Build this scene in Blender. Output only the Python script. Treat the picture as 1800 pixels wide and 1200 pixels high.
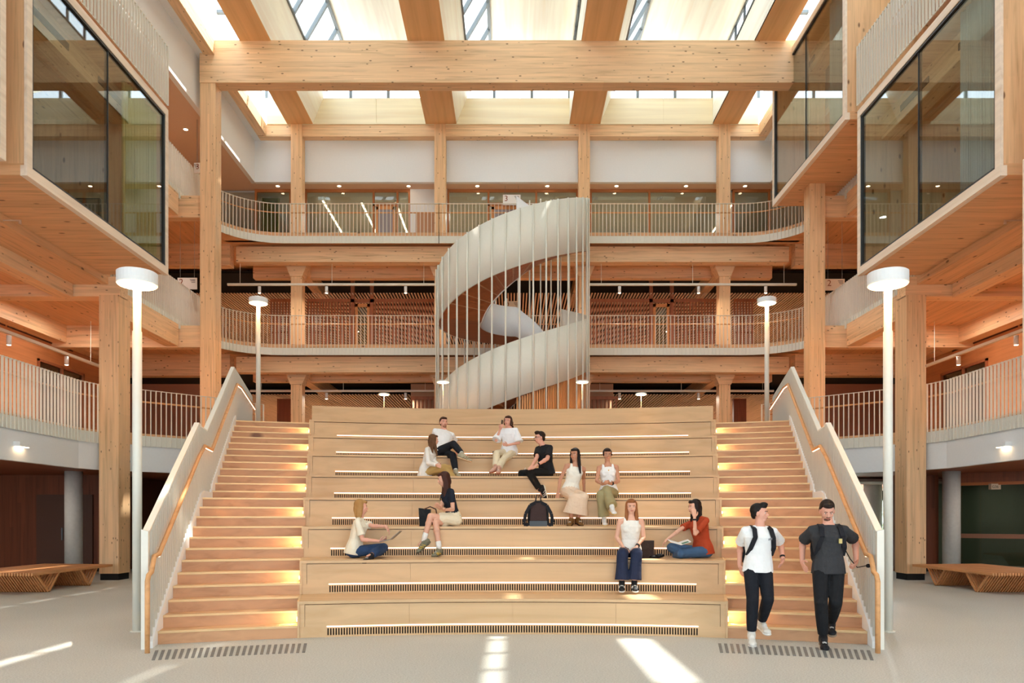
import bpy, math, random
from mathutils import Vector, Matrix
random.seed(7)
for _o in list(bpy.data.objects): bpy.data.objects.remove(_o)
SC = bpy.context.scene
COL = SC.collection
F = 1350.0          # focal length in pixels of the 1800 x 1200 frame
EYE = 1.5
# ------------------------------------------------------------------ camera
cam = bpy.data.cameras.new('camera'); camo = bpy.data.objects.new('camera', cam); COL.objects.link(camo)
camo.location = (0, 0, EYE); camo.rotation_euler = (math.pi/2, 0, 0)
cam.sensor_width = 36; cam.sensor_fit = 'HORIZONTAL'; cam.lens = 36*F/1800
cam.shift_y = 312/1800; cam.shift_x = -1/1800; cam.clip_end = 300
SC.camera = camo
# ------------------------------------------------------------------ world, sun, exposure
SC.view_settings.view_transform = 'Standard'; SC.view_settings.look = 'None'
SC.view_settings.exposure = -0.08; SC.view_settings.gamma = 1; SC.view_settings.use_curve_mapping = False
w = bpy.data.worlds.new('sky'); SC.world = w; w.use_nodes = True
_bg = w.node_tree.nodes['Background']; _bg.inputs[0].default_value = (0.76, 0.89, 1.0, 1); _bg.inputs[1].default_value = 5.0
sun = bpy.data.lights.new('sun', 'SUN'); sun.energy = 14; sun.angle = math.radians(0.6); sun.color = (1, .95, .86)
suno = bpy.data.objects.new('sun', sun); COL.objects.link(suno)
suno.rotation_euler = Vector((-0.43, -0.33, -1.0)).to_track_quat('-Z', 'Y').to_euler()
suno.location = (5, 5, 30)
SC.cycles.use_denoising = True
SC.cycles.max_bounces = 7; SC.cycles.diffuse_bounces = 5; SC.cycles.glossy_bounces = 3
SC.cycles.transparent_max_bounces = 12; SC.cycles.caustics_reflective = False; SC.cycles.caustics_refractive = False
SC.cycles.sample_clamp_indirect = 6

def area(loc, size, power, col=(1, .88, .76), sy=None):
    """a grid of small square fill lights facing down, added to brighten a space"""
    sy = sy or size; nx = max(1, round(size/4)); ny = max(1, round(sy/4))
    for i in range(nx):
        for j in range(ny):
            l = bpy.data.lights.new('fill_light', 'AREA'); l.energy = power/(nx*ny); l.color = col; l.size = .16  # added fill light, belongs to no fitting
            o = bpy.data.objects.new('fill_light', l); COL.objects.link(o)
            o.location = (loc[0]+size*((i+.5)/nx-.5), loc[1]+sy*((j+.5)/ny-.5), loc[2]-.02)
# ------------------------------------------------------------------ materials
def lin(c):
    r = []
    for v in c[:3]:
        v = v/255.0
        r.append(v/12.92 if v <= .04045 else ((v+.055)/1.055)**2.4)
    return (r[0], r[1], r[2], 1)
MATS = {}
def pm(name, c, rough=.6, metal=0, emit=0, ecol=None, noise=.0, nscale=20, spec=.5):
    if name in MATS: return MATS[name]
    m = bpy.data.materials.new(name); m.use_nodes = True; nt = m.node_tree; b = nt.nodes['Principled BSDF']
    b.inputs['Base Color'].default_value = lin(c); b.inputs['Roughness'].default_value = rough
    b.inputs['Metallic'].default_value = metal
    b.inputs['Specular IOR Level'].default_value = spec
    if emit:
        b.inputs['Emission Color'].default_value = lin(ecol or c); b.inputs['Emission Strength'].default_value = emit
    else:
        n = nt.nodes.new('ShaderNodeTexNoise'); n.inputs['Scale'].default_value = nscale; n.inputs['Detail'].default_value = 4
        tc = nt.nodes.new('ShaderNodeTexCoord'); nt.links.new(tc.outputs['Object'], n.inputs['Vector'])
        mx = nt.nodes.new('ShaderNodeMix'); mx.data_type = 'RGBA'
        k = 1-noise-.03
        mx.inputs[6].default_value = tuple(v*k for v in lin(c)[:3])+(1,); mx.inputs[7].default_value = tuple(min(1, v*(2-k)) for v in lin(c)[:3])+(1,)
        nt.links.new(n.outputs['Fac'], mx.inputs[0]); nt.links.new(mx.outputs[2], b.inputs['Base Color'])
    MATS[name] = m; return m
def wood(name, c, axis='X', dark=.72, board=.0, boardaxis='Z', knots=0, rough=.5, grain=9, var=.10, sheen=.4):
    """procedural timber: stretched grain, board-to-board variation and knots"""
    if name in MATS: return MATS[name]
    m = bpy.data.materials.new(name); m.use_nodes = True; nt = m.node_tree; N = nt.nodes; L = nt.links; b = N['Principled BSDF']
    b.inputs['Roughness'].default_value = rough; b.inputs['Specular IOR Level'].default_value = sheen
    tc = N.new('ShaderNodeTexCoord'); mp = N.new('ShaderNodeMapping'); L.new(tc.outputs['Object'], mp.inputs['Vector'])
    s = [grain, grain, grain]; s['XYZ'.index(axis)] = grain*.045; mp.inputs['Scale'].default_value = s
    n = N.new('ShaderNodeTexNoise'); n.inputs['Scale'].default_value = 1.6; n.inputs['Detail'].default_value = 6; n.inputs['Distortion'].default_value = .6
    L.new(mp.outputs[0], n.inputs['Vector'])
    base = lin(c); dk = tuple(base[i]*dark*(1, .93, .84)[i] for i in range(3))+(1,)
    lt = tuple(min(1, base[i]*1.10) for i in range(3))+(1,)
    r = N.new('ShaderNodeValToRGB'); r.color_ramp.elements[0].position = .25; r.color_ramp.elements[0].color = dk
    r.color_ramp.elements[1].position = .62; r.color_ramp.elements[1].color = lt
    e = r.color_ramp.elements.new(.45); e.color = base
    L.new(n.outputs['Fac'], r.inputs[0]); out = r.outputs[0]
    if board:
        sx = N.new('ShaderNodeSeparateXYZ'); L.new(tc.outputs['Object'], sx.inputs[0])
        md = N.new('ShaderNodeMath'); md.operation = 'DIVIDE'; md.inputs[1].default_value = board; L.new(sx.outputs['XYZ'.index(boardaxis)], md.inputs[0])
        fl = N.new('ShaderNodeMath'); fl.operation = 'FLOOR'; L.new(md.outputs[0], fl.inputs[0])
        al = N.new('ShaderNodeMath'); al.operation = 'DIVIDE'; al.inputs[1].default_value = 2.7; L.new(sx.outputs['XYZ'.index(axis)], al.inputs[0])
        wn = N.new('ShaderNodeTexWhiteNoise'); wn.noise_dimensions = '2D'
        ad = N.new('ShaderNodeMath'); ad.operation = 'ADD'; L.new(al.outputs[0], ad.inputs[0])
        m7 = N.new('ShaderNodeMath'); m7.operation = 'MULTIPLY'; m7.inputs[1].default_value = .37; L.new(fl.outputs[0], m7.inputs[0]); L.new(m7.outputs[0], ad.inputs[1])
        f2 = N.new('ShaderNodeMath'); f2.operation = 'FLOOR'; L.new(ad.outputs[0], f2.inputs[0])
        cx = N.new('ShaderNodeCombineXYZ'); L.new(fl.outputs[0], cx.inputs[0]); L.new(f2.outputs[0], cx.inputs[1]); L.new(cx.outputs[0], wn.inputs['Vector'])
        mr = N.new('ShaderNodeMapRange'); mr.inputs[3].default_value = 1-var; mr.inputs[4].default_value = 1+var*.6; L.new(wn.outputs['Value'], mr.inputs[0])
        hs = N.new('ShaderNodeHueSaturation'); L.new(mr.outputs[0], hs.inputs['Value']); L.new(out, hs.inputs['Color']); out = hs.outputs[0]
    if knots:
        mk = N.new('ShaderNodeMapping'); L.new(tc.outputs['Object'], mk.inputs['Vector'])
        s = [knots]*3; s['XYZ'.index(axis)] = knots*.45; mk.inputs['Scale'].default_value = s
        v = N.new('ShaderNodeTexVoronoi'); v.inputs['Scale'].default_value = 1.0; L.new(mk.outputs[0], v.inputs['Vector'])
        kr = N.new('ShaderNodeMapRange'); kr.inputs[1].default_value = .075; kr.inputs[2].default_value = .15; kr.inputs[3].default_value = .8; kr.inputs[4].default_value = 0
        L.new(v.outputs['Distance'], kr.inputs[0])
        mx = N.new('ShaderNodeMix'); mx.data_type = 'RGBA'; L.new(kr.outputs[0], mx.inputs[0]); L.new(out, mx.inputs[6]); mx.inputs[7].default_value = lin((96, 48, 22)); out = mx.outputs[2]
    L.new(out, b.inputs['Base Color']); MATS[name] = m; return m
def glass(name, tint=(.80, .86, .84), base=.07, ior=1.5):
    if name in MATS: return MATS[name]
    m = bpy.data.materials.new(name); m.use_nodes = True; nt = m.node_tree; N = nt.nodes; L = nt.links
    N.remove(N['Principled BSDF']); o = N['Material Output']
    t = N.new('ShaderNodeBsdfTransparent'); t.inputs[0].default_value = tint+(1,)
    g = N.new('ShaderNodeBsdfGlossy'); g.inputs['Roughness'].default_value = .01
    fr = N.new('ShaderNodeLayerWeight'); fr.inputs[0].default_value = .5
    pw = N.new('ShaderNodeMath'); pw.operation = 'POWER'; pw.inputs[1].default_value = 4; L.new(fr.outputs['Facing'], pw.inputs[0])
    a = N.new('ShaderNodeMath'); a.operation = 'MULTIPLY_ADD'; a.inputs[1].default_value = .9; a.inputs[2].default_value = base; L.new(pw.outputs[0], a.inputs[0])
    mx = N.new('ShaderNodeMixShader'); L.new(a.outputs[0], mx.inputs[0]); L.new(t.outputs[0], mx.inputs[1]); L.new(g.outputs[0], mx.inputs[2])
    L.new(mx.outputs[0], o.inputs[0]); MATS[name] = m; return m

GC = (237, 198, 154)
glX = wood('glulam_x', GC, 'X', board=.045, boardaxis='Z', knots=7, var=.07)
glY = wood('glulam_y', GC, 'Y', board=.045, boardaxis='Z', knots=7, var=.07)
glZ = wood('glulam_z', (234, 192, 146), 'Z', board=.05, boardaxis='X', knots=9, var=.07)
cltX = wood('clt_x', (223, 174, 128), 'X', board=.13, boardaxis='Y', knots=4, var=.05)
cltY = wood('clt_y', (223, 174, 128), 'Y', board=.13, boardaxis='X', knots=4, var=.05)
cltZ = wood('clt_z', (230, 188, 142), 'Z', board=.13, boardaxis='X', knots=4, var=.06)
cltFrame = wood('clt_edge', (236, 205, 170), 'Y', board=.035, boardaxis='Z', knots=0, var=.12)
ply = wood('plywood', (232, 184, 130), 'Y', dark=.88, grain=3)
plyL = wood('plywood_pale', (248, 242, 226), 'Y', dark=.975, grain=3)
maple = wood('maple', (208, 172, 128), 'X', dark=.93, grain=4, rough=.4)
stepW = wood('stair_timber', (198, 148, 106), 'X', dark=.8, grain=5, knots=1.6, rough=.4)
redW = wood('dark_panel', (126, 66, 38), 'Z', dark=.7, board=.11, boardaxis='X', var=.14)
redS = wood('slat_timber', (158, 98, 66), 'Z', dark=.75)
panW = wood('wall_panel', (196, 132, 84), 'Y', dark=.85, board=1.2, boardaxis='Y', var=.04)
railW = wood('handrail_timber', (216, 160, 106), 'Y', dark=.8)
benW = wood('bench_timber', (214, 150, 98), 'Y', dark=.75, board=.056, boardaxis='X', var=.10)
plyG = wood('plywood_gable', (246, 230, 196), 'X', dark=.95, grain=3)
white = pm('white_paint', (238, 240, 240), .7)
wmet = pm('white_metal', (232, 229, 216), .45)
conc = pm('concrete', (196, 192, 184), .8, noise=.08, nscale=12)
black = pm('black_matt', (16, 16, 17), .9)
dkm = pm('dark_metal', (52, 54, 56), .4)
grm = pm('grey_metal', (120, 126, 130), .4)
ledM = pm('led_warm', (255, 226, 200), emit=3.2, ecol=(255, 216, 188))
stepL = pm('led_step', (255, 220, 170), emit=26, ecol=(255, 190, 110))
lampE = pm('lamp_glow', (255, 240, 215), emit=12, ecol=(255, 220, 175))
spotE = pm('downlight_glow', (255, 240, 215), emit=25, ecol=(255, 220, 180))
gl = glass('pod_glass', (.84, .88, .85), .08)
glw = glass('clear_glass', (.80, .86, .84), .06)
glsky = glass('sky_glass', (.90, .93, .94), .02)
gldk = glass('dark_glass', (.66, .70, .67), .04)
# floor : fine speckled pale carpet-like terrazzo
def floor_mat():
    m = bpy.data.materials.new('floor_finish'); m.use_nodes = True; nt = m.node_tree; N = nt.nodes; L = nt.links; b = N['Principled BSDF']
    tc = N.new('ShaderNodeTexCoord')
    n = N.new('ShaderNodeTexNoise'); n.inputs['Scale'].default_value = 55; n.inputs['Detail'].default_value = 5; n.inputs['Roughness'].default_value = .8
    n2 = N.new('ShaderNodeTexNoise'); n2.inputs['Scale'].default_value = .7; n2.inputs['Detail'].default_value = 3
    L.new(tc.outputs['Object'], n.inputs[0]); L.new(tc.outputs['Object'], n2.inputs[0])
    r = N.new('ShaderNodeValToRGB'); r.color_ramp.elements[0].position = .35; r.color_ramp.elements[0].color = lin((170, 170, 163))
    r.color_ramp.elements[1].position = .65; r.color_ramp.elements[1].color = lin((216, 216, 208))
    L.new(n.outputs['Fac'], r.inputs[0])
    hs = N.new('ShaderNodeHueSaturation'); mr = N.new('ShaderNodeMapRange'); mr.inputs[3].default_value = .92; mr.inputs[4].default_value = 1.06
    L.new(n2.outputs['Fac'], mr.inputs[0]); L.new(mr.outputs[0], hs.inputs['Value']); L.new(r.outputs[0], hs.inputs['Color']); L.new(hs.outputs[0], b.inputs['Base Color'])
    b.inputs['Roughness'].default_value = .55; b.inputs['Specular IOR Level'].default_value = .3
    return m
floorM = floor_mat()
# ------------------------------------------------------------------ mesh helpers
class MB:
    def __init__(s): s.v = []; s.f = []
    def quad(s, a, b, c, d):
        n = len(s.v); s.v += [a, b, c, d]; s.f.append((n, n+1, n+2, n+3)); return s
    def poly(s, pts):
        n = len(s.v); s.v += list(pts); s.f.append(tuple(range(n, n+len(pts)))); return s
    def box(s, x0, x1, y0, y1, z0, z1):
        if x1 < x0: x0, x1 = x1, x0
        if y1 < y0: y0, y1 = y1, y0
        if z1 < z0: z0, z1 = z1, z0
        n = len(s.v)
        s.v += [(x0, y0, z0), (x1, y0, z0), (x1, y1, z0), (x0, y1, z0), (x0, y0, z1), (x1, y0, z1), (x1, y1, z1), (x0, y1, z1)]
        for q in ((0, 3, 2, 1), (4, 5, 6, 7), (0, 1, 5, 4), (1, 2, 6, 5), (2, 3, 7, 6), (3, 0, 4, 7)): s.f.append(tuple(n+i for i in q))
        return s
    def hull8(s, b, t):       # bottom loop, top loop (same count)
        n = len(s.v); k = len(b); s.v += list(b)+list(t)
        s.f.append(tuple(n+i for i in reversed(range(k)))); s.f.append(tuple(n+k+i for i in range(k)))
        for i in range(k): j = (i+1) % k; s.f.append((n+i, n+j, n+k+j, n+k+i))
        return s
    def prism_y(s, poly, y0, y1):     # poly in (x,z)
        return s.hull8([(p[0], y0, p[1]) for p in poly], [(p[0], y1, p[1]) for p in poly])
    def prism_x(s, poly, x0, x1):     # poly in (y,z)
        return s.hull8([(x0, p[0], p[1]) for p in poly], [(x1, p[0], p[1]) for p in poly])
    def prism_z(s, poly, z0, z1):
        return s.hull8([(p[0], p[1], z0) for p in poly], [(p[0], p[1], z1) for p in poly])
    def bar(s, a, b, w, h, up=(0, 0, 1)):
        a = Vector(a); b = Vector(b); d = (b-a).normalized(); u = Vector(up)
        sd = d.cross(u)
        if sd.length < 1e-4: sd = d.cross(Vector((1, 0, 0)))
        sd.normalize(); u = sd.cross(d).normalized()
        o = [sd*(w/2)*i+u*(h/2)*j for i, j in ((-1, -1), (1, -1), (1, 1), (-1, 1))]
        return s.hull8([tuple(a+q) for q in o], [tuple(b+q) for q in o])
    def tube(s, pts, r, n=8, cap=True):
        pts = [Vector(p) for p in pts]; rr = r if isinstance(r, (list, tuple)) else [r]*len(pts)
        base = len(s.v); u = None
        for i, p in enumerate(pts):
            d = (pts[min(i+1, len(pts)-1)]-pts[max(i-1, 0)]).normalized()
            if u is None: u = d.orthogonal().normalized()
            else:
                u = (u-d*u.dot(d)); u = u.normalized() if u.length > 1e-6 else d.orthogonal().normalized()
            v = d.cross(u)
            for k in range(n):
                a = 2*math.pi*k/n; s.v.append(tuple(p+(u*math.cos(a)+v*math.sin(a))*rr[i]))
        for i in range(len(pts)-1):
            for k in range(n):
                k2 = (k+1) % n; s.f.append((base+i*n+k, base+i*n+k2, base+(i+1)*n+k2, base+(i+1)*n+k))
        if cap:
            s.f.append(tuple(base+k for k in reversed(range(n)))); e = base+(len(pts)-1)*n; s.f.append(tuple(e+k for k in range(n)))
        return s
    def lathe(s, prof, c=(0, 0, 0), n=24):      # prof: (r,z)
        base = len(s.v)
        for r, z in prof:
            for k in range(n):
                a = 2*math.pi*k/n; s.v.append((c[0]+r*math.cos(a), c[1]+r*math.sin(a), c[2]+z))
        for i in range(len(prof)-1):
            for k in range(n):
                k2 = (k+1) % n; s.f.append((base+i*n+k, base+i*n+k2, base+(i+1)*n+k2, base+(i+1)*n+k))
        if prof[0][0] > 1e-5: s.f.append(tuple(base+k for k in reversed(range(n))))
        if prof[-1][0] > 1e-5: e = base+(len(prof)-1)*n; s.f.append(tuple(e+k for k in range(n)))
        return s
    def ell(s, c, r, n=10, m=7, rot=None):
        base = len(s.v); c = Vector(c)
        for i in range(m+1):
            t = math.pi*i/m
            for k in range(n):
                a = 2*math.pi*k/n; p = Vector((r[0]*math.sin(t)*math.cos(a), r[1]*math.sin(t)*math.sin(a), r[2]*math.cos(t)))
                if rot is not None: p = rot @ p
                s.v.append(tuple(c+p))
        for i in range(m):
            for k in range(n):
                k2 = (k+1) % n; s.f.append((base+i*n+k, base+(i+1)*n+k, base+(i+1)*n+k2, base+i*n+k2))
        return s
    def arc(s, R0, R1, a0, a1, z0, z1, n=12, C=(0, 0)):
        """curved box around C; angle from +Y; R0/R1 may be given with angle functions"""
        loop = []
        def P(R, t):
            a = a0(R) if callable(a0) else a0; b = a1(R) if callable(a1) else a1
            g = a+(b-a)*t; return (C[0]+R*math.sin(g), C[1]+R*math.cos(g))
        ins = [P(R0, i/n) for i in range(n+1)]; out = [P(R1, i/n) for i in range(n+1)]
        b = len(s.v)
        for i in range(n+1):
            s.v += [(ins[i][0], ins[i][1], z0), (out[i][0], out[i][1], z0), (out[i][0], out[i][1], z1), (ins[i][0], ins[i][1], z1)]
        for i in range(n):
            q = b+4*i; r = q+4
            s.f += [(q, q+1, r+1, r), (q+1, q+2, r+2, r+1), (q+2, q+3, r+3, r+2), (q+3, q, r, r+3)]
        s.f += [(b, b+3, b+2, b+1), (b+4*n, b+4*n+1, b+4*n+2, b+4*n+3)]
        return s
def obj(name, mb, mat, parent=None, smooth=False):
    me = bpy.data.meshes.new(name)
    off = Vector((0, 0, 0))
    q = parent
    while q is not None: off += q.location; q = q.parent
    vs = [(v[0]-off.x, v[1]-off.y, v[2]-off.z) for v in mb.v] if parent is not None else mb.v
    me.from_pydata([tuple(v) for v in vs], [], mb.f); me.update()
    if mat is not None: me.materials.append(mat)
    if smooth:
        for p in me.polygons: p.use_smooth = True
    me.validate()
    o = bpy.data.objects.new(name, me); COL.objects.link(o)
    if parent is not None: o.parent = parent
    fix_normals(me)
    return o
import bmesh
def fix_normals(me):
    b = bmesh.new(); b.from_mesh(me); bmesh.ops.recalc_face_normals(b, faces=b.faces); b.to_mesh(me); b.free()
def thing(name, label, cat, loc=(0, 0, 0), group=None):
    o = bpy.data.objects.new(name, None); COL.objects.link(o); o.location = loc; o.empty_display_size = .1
    o['label'] = label; o['category'] = cat
    if group: o['group'] = group
    return o
def tag(o, label, cat, group=None):
    o['label'] = label; o['category'] = cat
    if group: o['group'] = group
    return o
def recenter(o):
    """move a top-level mesh's origin to its base centre"""
    me = o.data; xs = [v.co for v in me.vertices]
    c = Vector(((min(v.x for v in xs)+max(v.x for v in xs))/2, (min(v.y for v in xs)+max(v.y for v in xs))/2, min(v.z for v in xs)))
    me.transform(Matrix.Translation(-c)); o.location = c; return o
def single(name, mb, mat, label, cat, group=None, smooth=False):
    return tag(obj(name, mb, mat, None, smooth), label, cat, group)
def struct(name, mb, mat, parent=None):
    o = obj(name, mb, mat, parent)
    if parent is None: o['kind'] = 'structure'
    return o
def dup(root, loc, label=None, rotz=None, mirror=False, group=None):
    r = root.copy(); COL.objects.link(r); r.location = loc
    if rotz is not None: r.rotation_euler = (0, 0, rotz)
    if mirror: r.scale = (-1, 1, 1)
    if label: r['label'] = label
    if group: r['group'] = group
    def rec(a, b):
        for ch in list(a.children):
            c = ch.copy(); COL.objects.link(c); c.parent = b; rec(ch, c)
    rec(root, r); return r
def text_mesh(name, s, size, loc, rot, mat, parent=None, depth=.002):
    cu = bpy.data.curves.new(name, 'FONT'); cu.body = s; cu.size = size; cu.extrude = depth
    t = bpy.data.objects.new(name, cu); COL.objects.link(t)
    dg = bpy.context.evaluated_depsgraph_get(); dg.update()
    me = bpy.data.meshes.new_from_object(t.evaluated_get(dg)); bpy.data.objects.remove(t)
    o = bpy.data.objects.new(name, me); COL.objects.link(o); me.materials.clear(); me.materials.append(mat)
    off = Vector((0, 0, 0)); q = parent
    while q is not None: off += q.location; q = q.parent
    me.transform(Matrix.Translation(Vector(loc)-off) @ rot.to_4x4())
    if parent is not None: o.parent = parent
    return o
def W(px, py, Y): return (Vector(((px-901)*Y/F, Y, EYE+(912-py)*Y/F)))
# =================================================================== dimensions
L1, L2, L3 = 3.70, 7.55, 11.42
CY = -1.43; A0 = math.radians(13.6); SW = 1.65
RS = [11.44+.31*k for k in range(12)]+[15.97+.325*k for k in range(12)]   # riser radius of steps 1..24
RT = [11.44, 12.38, 13.32, 14.27, 15.97, 16.95, 17.93, 18.96]              # riser radius of seating tiers 1..8
RH = .1541; TH = .462
def pol(R, a, z=0): return (R*math.sin(a), CY+R*math.cos(a), z)
SIDE = {-1: 'left', 1: 'right'}
# =================================================================== floor, ground
struct('floor', MB().box(-24, 24, -8, 46, -.3, 0), floorM)
# upper floor slabs ------------------------------------------------------------
def slab(name, poly, z0, z1, m):
    o = struct(name, MB().prism_z(poly, z0, z1), m); return o
def deck(level, zt, lab):
    # side decks and rear deck with rounded inner corners
    for s in (-1, 1):
        slab('floor_'+lab+'_'+SIDE[s], [(s*9.95, -2), (s*9.95, 24.6), (s*9.95, 46), (s*22, 46), (s*22, -2)], zt-.28, zt, cltY)
        # corner fillet filling the rounded inner corner
        pts = [(s*9.95, 24.6)]
        for i in range(0, 9):
            a = math.pi/2*i/8; pts.append((s*(7.95+2*math.cos(a)), 24.6+2*math.sin(a)))
        pts += [(s*7.95, 26.75), (s*9.95, 26.75)]
        slab('trim_corner_'+lab+'_'+SIDE[s], pts, zt-.28, zt, cltX)
    slab('floor_'+lab+'_rear', [(-9.95, 26.6), (9.95, 26.6), (9.95, 46), (-9.95, 46)], zt-.28, zt, cltX)
deck(2, L2, 'second'); deck(3, L3, 'third')
RAIL1 = [(-10.4, 2.0), (-10.4, 18.4), (-10.2, 19.05), (-9.57, 19.72), (-8.15, 21.05), (-7.25, 22.3)]
for s in (-1, 1):
    p = [(s*-x, y) for x, y in RAIL1]
    slab('floor_first_'+SIDE[s], [(p[0][0], -2)]+p+[(s*7.25, 46), (s*22, 46), (s*22, -2)], L1-.3, L1, cltY)
slab('floor_first_rear', [pol(20.1, -A0)[:2], pol(20.13, 0)[:2], pol(20.1, A0)[:2], (7.25, 22.3), (7.25, 46), (-7.25, 46), (-7.25, 22.3)], L1-.3, L1-.004, pm('deck_carpet', (150, 120, 92), .9))
# white fascia wall beneath the first-floor balustrade
for s in (-1, 1):
    m = MB(); pts = [(s*-x, y) for x, y in RAIL1]
    for i in range(len(pts)-1):
        a, b = pts[i], pts[i+1]; n = Vector((b[1]-a[1], -(b[0]-a[0]), 0)).normalized()*(s)*.14
        m.hull8([(a[0], a[1], 2.72), (b[0], b[1], 2.72), (b[0]+n.x, b[1]+n.y, 2.72), (a[0]+n.x, a[1]+n.y, 2.72)],
                [(a[0], a[1], 3.42), (b[0], b[1], 3.42), (b[0]+n.x, b[1]+n.y, 3.42), (a[0]+n.x, a[1]+n.y, 3.42)])
    struct('wall_fascia_'+SIDE[s], m, white)
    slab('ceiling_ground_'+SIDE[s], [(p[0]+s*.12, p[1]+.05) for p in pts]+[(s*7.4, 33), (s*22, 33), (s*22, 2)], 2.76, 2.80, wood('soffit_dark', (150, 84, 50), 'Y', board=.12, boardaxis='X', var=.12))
# =================================================================== outer walls
BIGW = pm('outer_wall', (206, 176, 146), .8)
for s in (-1, 1):
    struct('wall_outer_'+SIDE[s], MB().box(s*20, s*20.2, -2, 46, 0, 15.2), BIGW)
# upper floor side walls: panelled room fronts
for s in (-1, 1):
    m = MB(); x0, x1 = s*13.75, s*13.9
    m.box(x0, x1, -2, 26, L1+2.45, L2-.28)          # header with the vent band
    for y0, y1 in ((-2, 13.0), (15.7, 17.9), (20.3, 22.2), (24.6, 26)): m.box(x0, x1, y0, y1, L1, L1+2.45)
    struct('wall_first_'+SIDE[s], m, panW)
    struct('wall_first_end_'+SIDE[s], MB().box(s*9.9, s*13.75, 27.6, 27.75, L1, 6.35), pm('brown_tile', (146, 98, 76), .7))
    v = MB()
    for y0 in (-1.5, 1.7, 4.9, 8.1, 11.3, 14.5, 17.7, 20.9): 
        for k in range(62): v.box(s*13.72, s*13.75, y0+.05*k, y0+.05*k+.028, 6.72, 7.05)
    struct('trim_vent_'+SIDE[s], v, pm('vent_brown', (86, 52, 34), .7))
    k = 0
    for y0, y1 in ((13.0, 15.7), (17.9, 20.3), (22.2, 24.6)):
        k += 1
        fr = MB()
        for a, b in ((y0, y0+.07), (y1-.07, y1), ((y0+y1)/2-.03, (y0+y1)/2+.03)): fr.box(s*13.7, s*13.82, a, b, L1, L1+2.45)
        fr.box(s*13.7, s*13.82, y0, y1, L1+2.38, L1+2.45); fr.box(s*13.7, s*13.82, y0, y1, L1, L1+.1)
        wf = struct('window_%d' % (k+(0 if s < 0 else 3)), fr, redS)
        struct('pane', MB().box(s*13.76, s*13.775, y0+.07, y1-.07, L1+.1, L1+2.38), gldk, wf)
    # second and third floor corridor walls
    struct('wall_second_'+SIDE[s], MB().box(s*13.75, s*13.9, -2, 26, L2, L3-.28), panW)
    struct('wall_third_'+SIDE[s], MB().box(s*13.75, s*13.9, -2, 28.5, L3, 13.78), BIGW)
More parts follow.
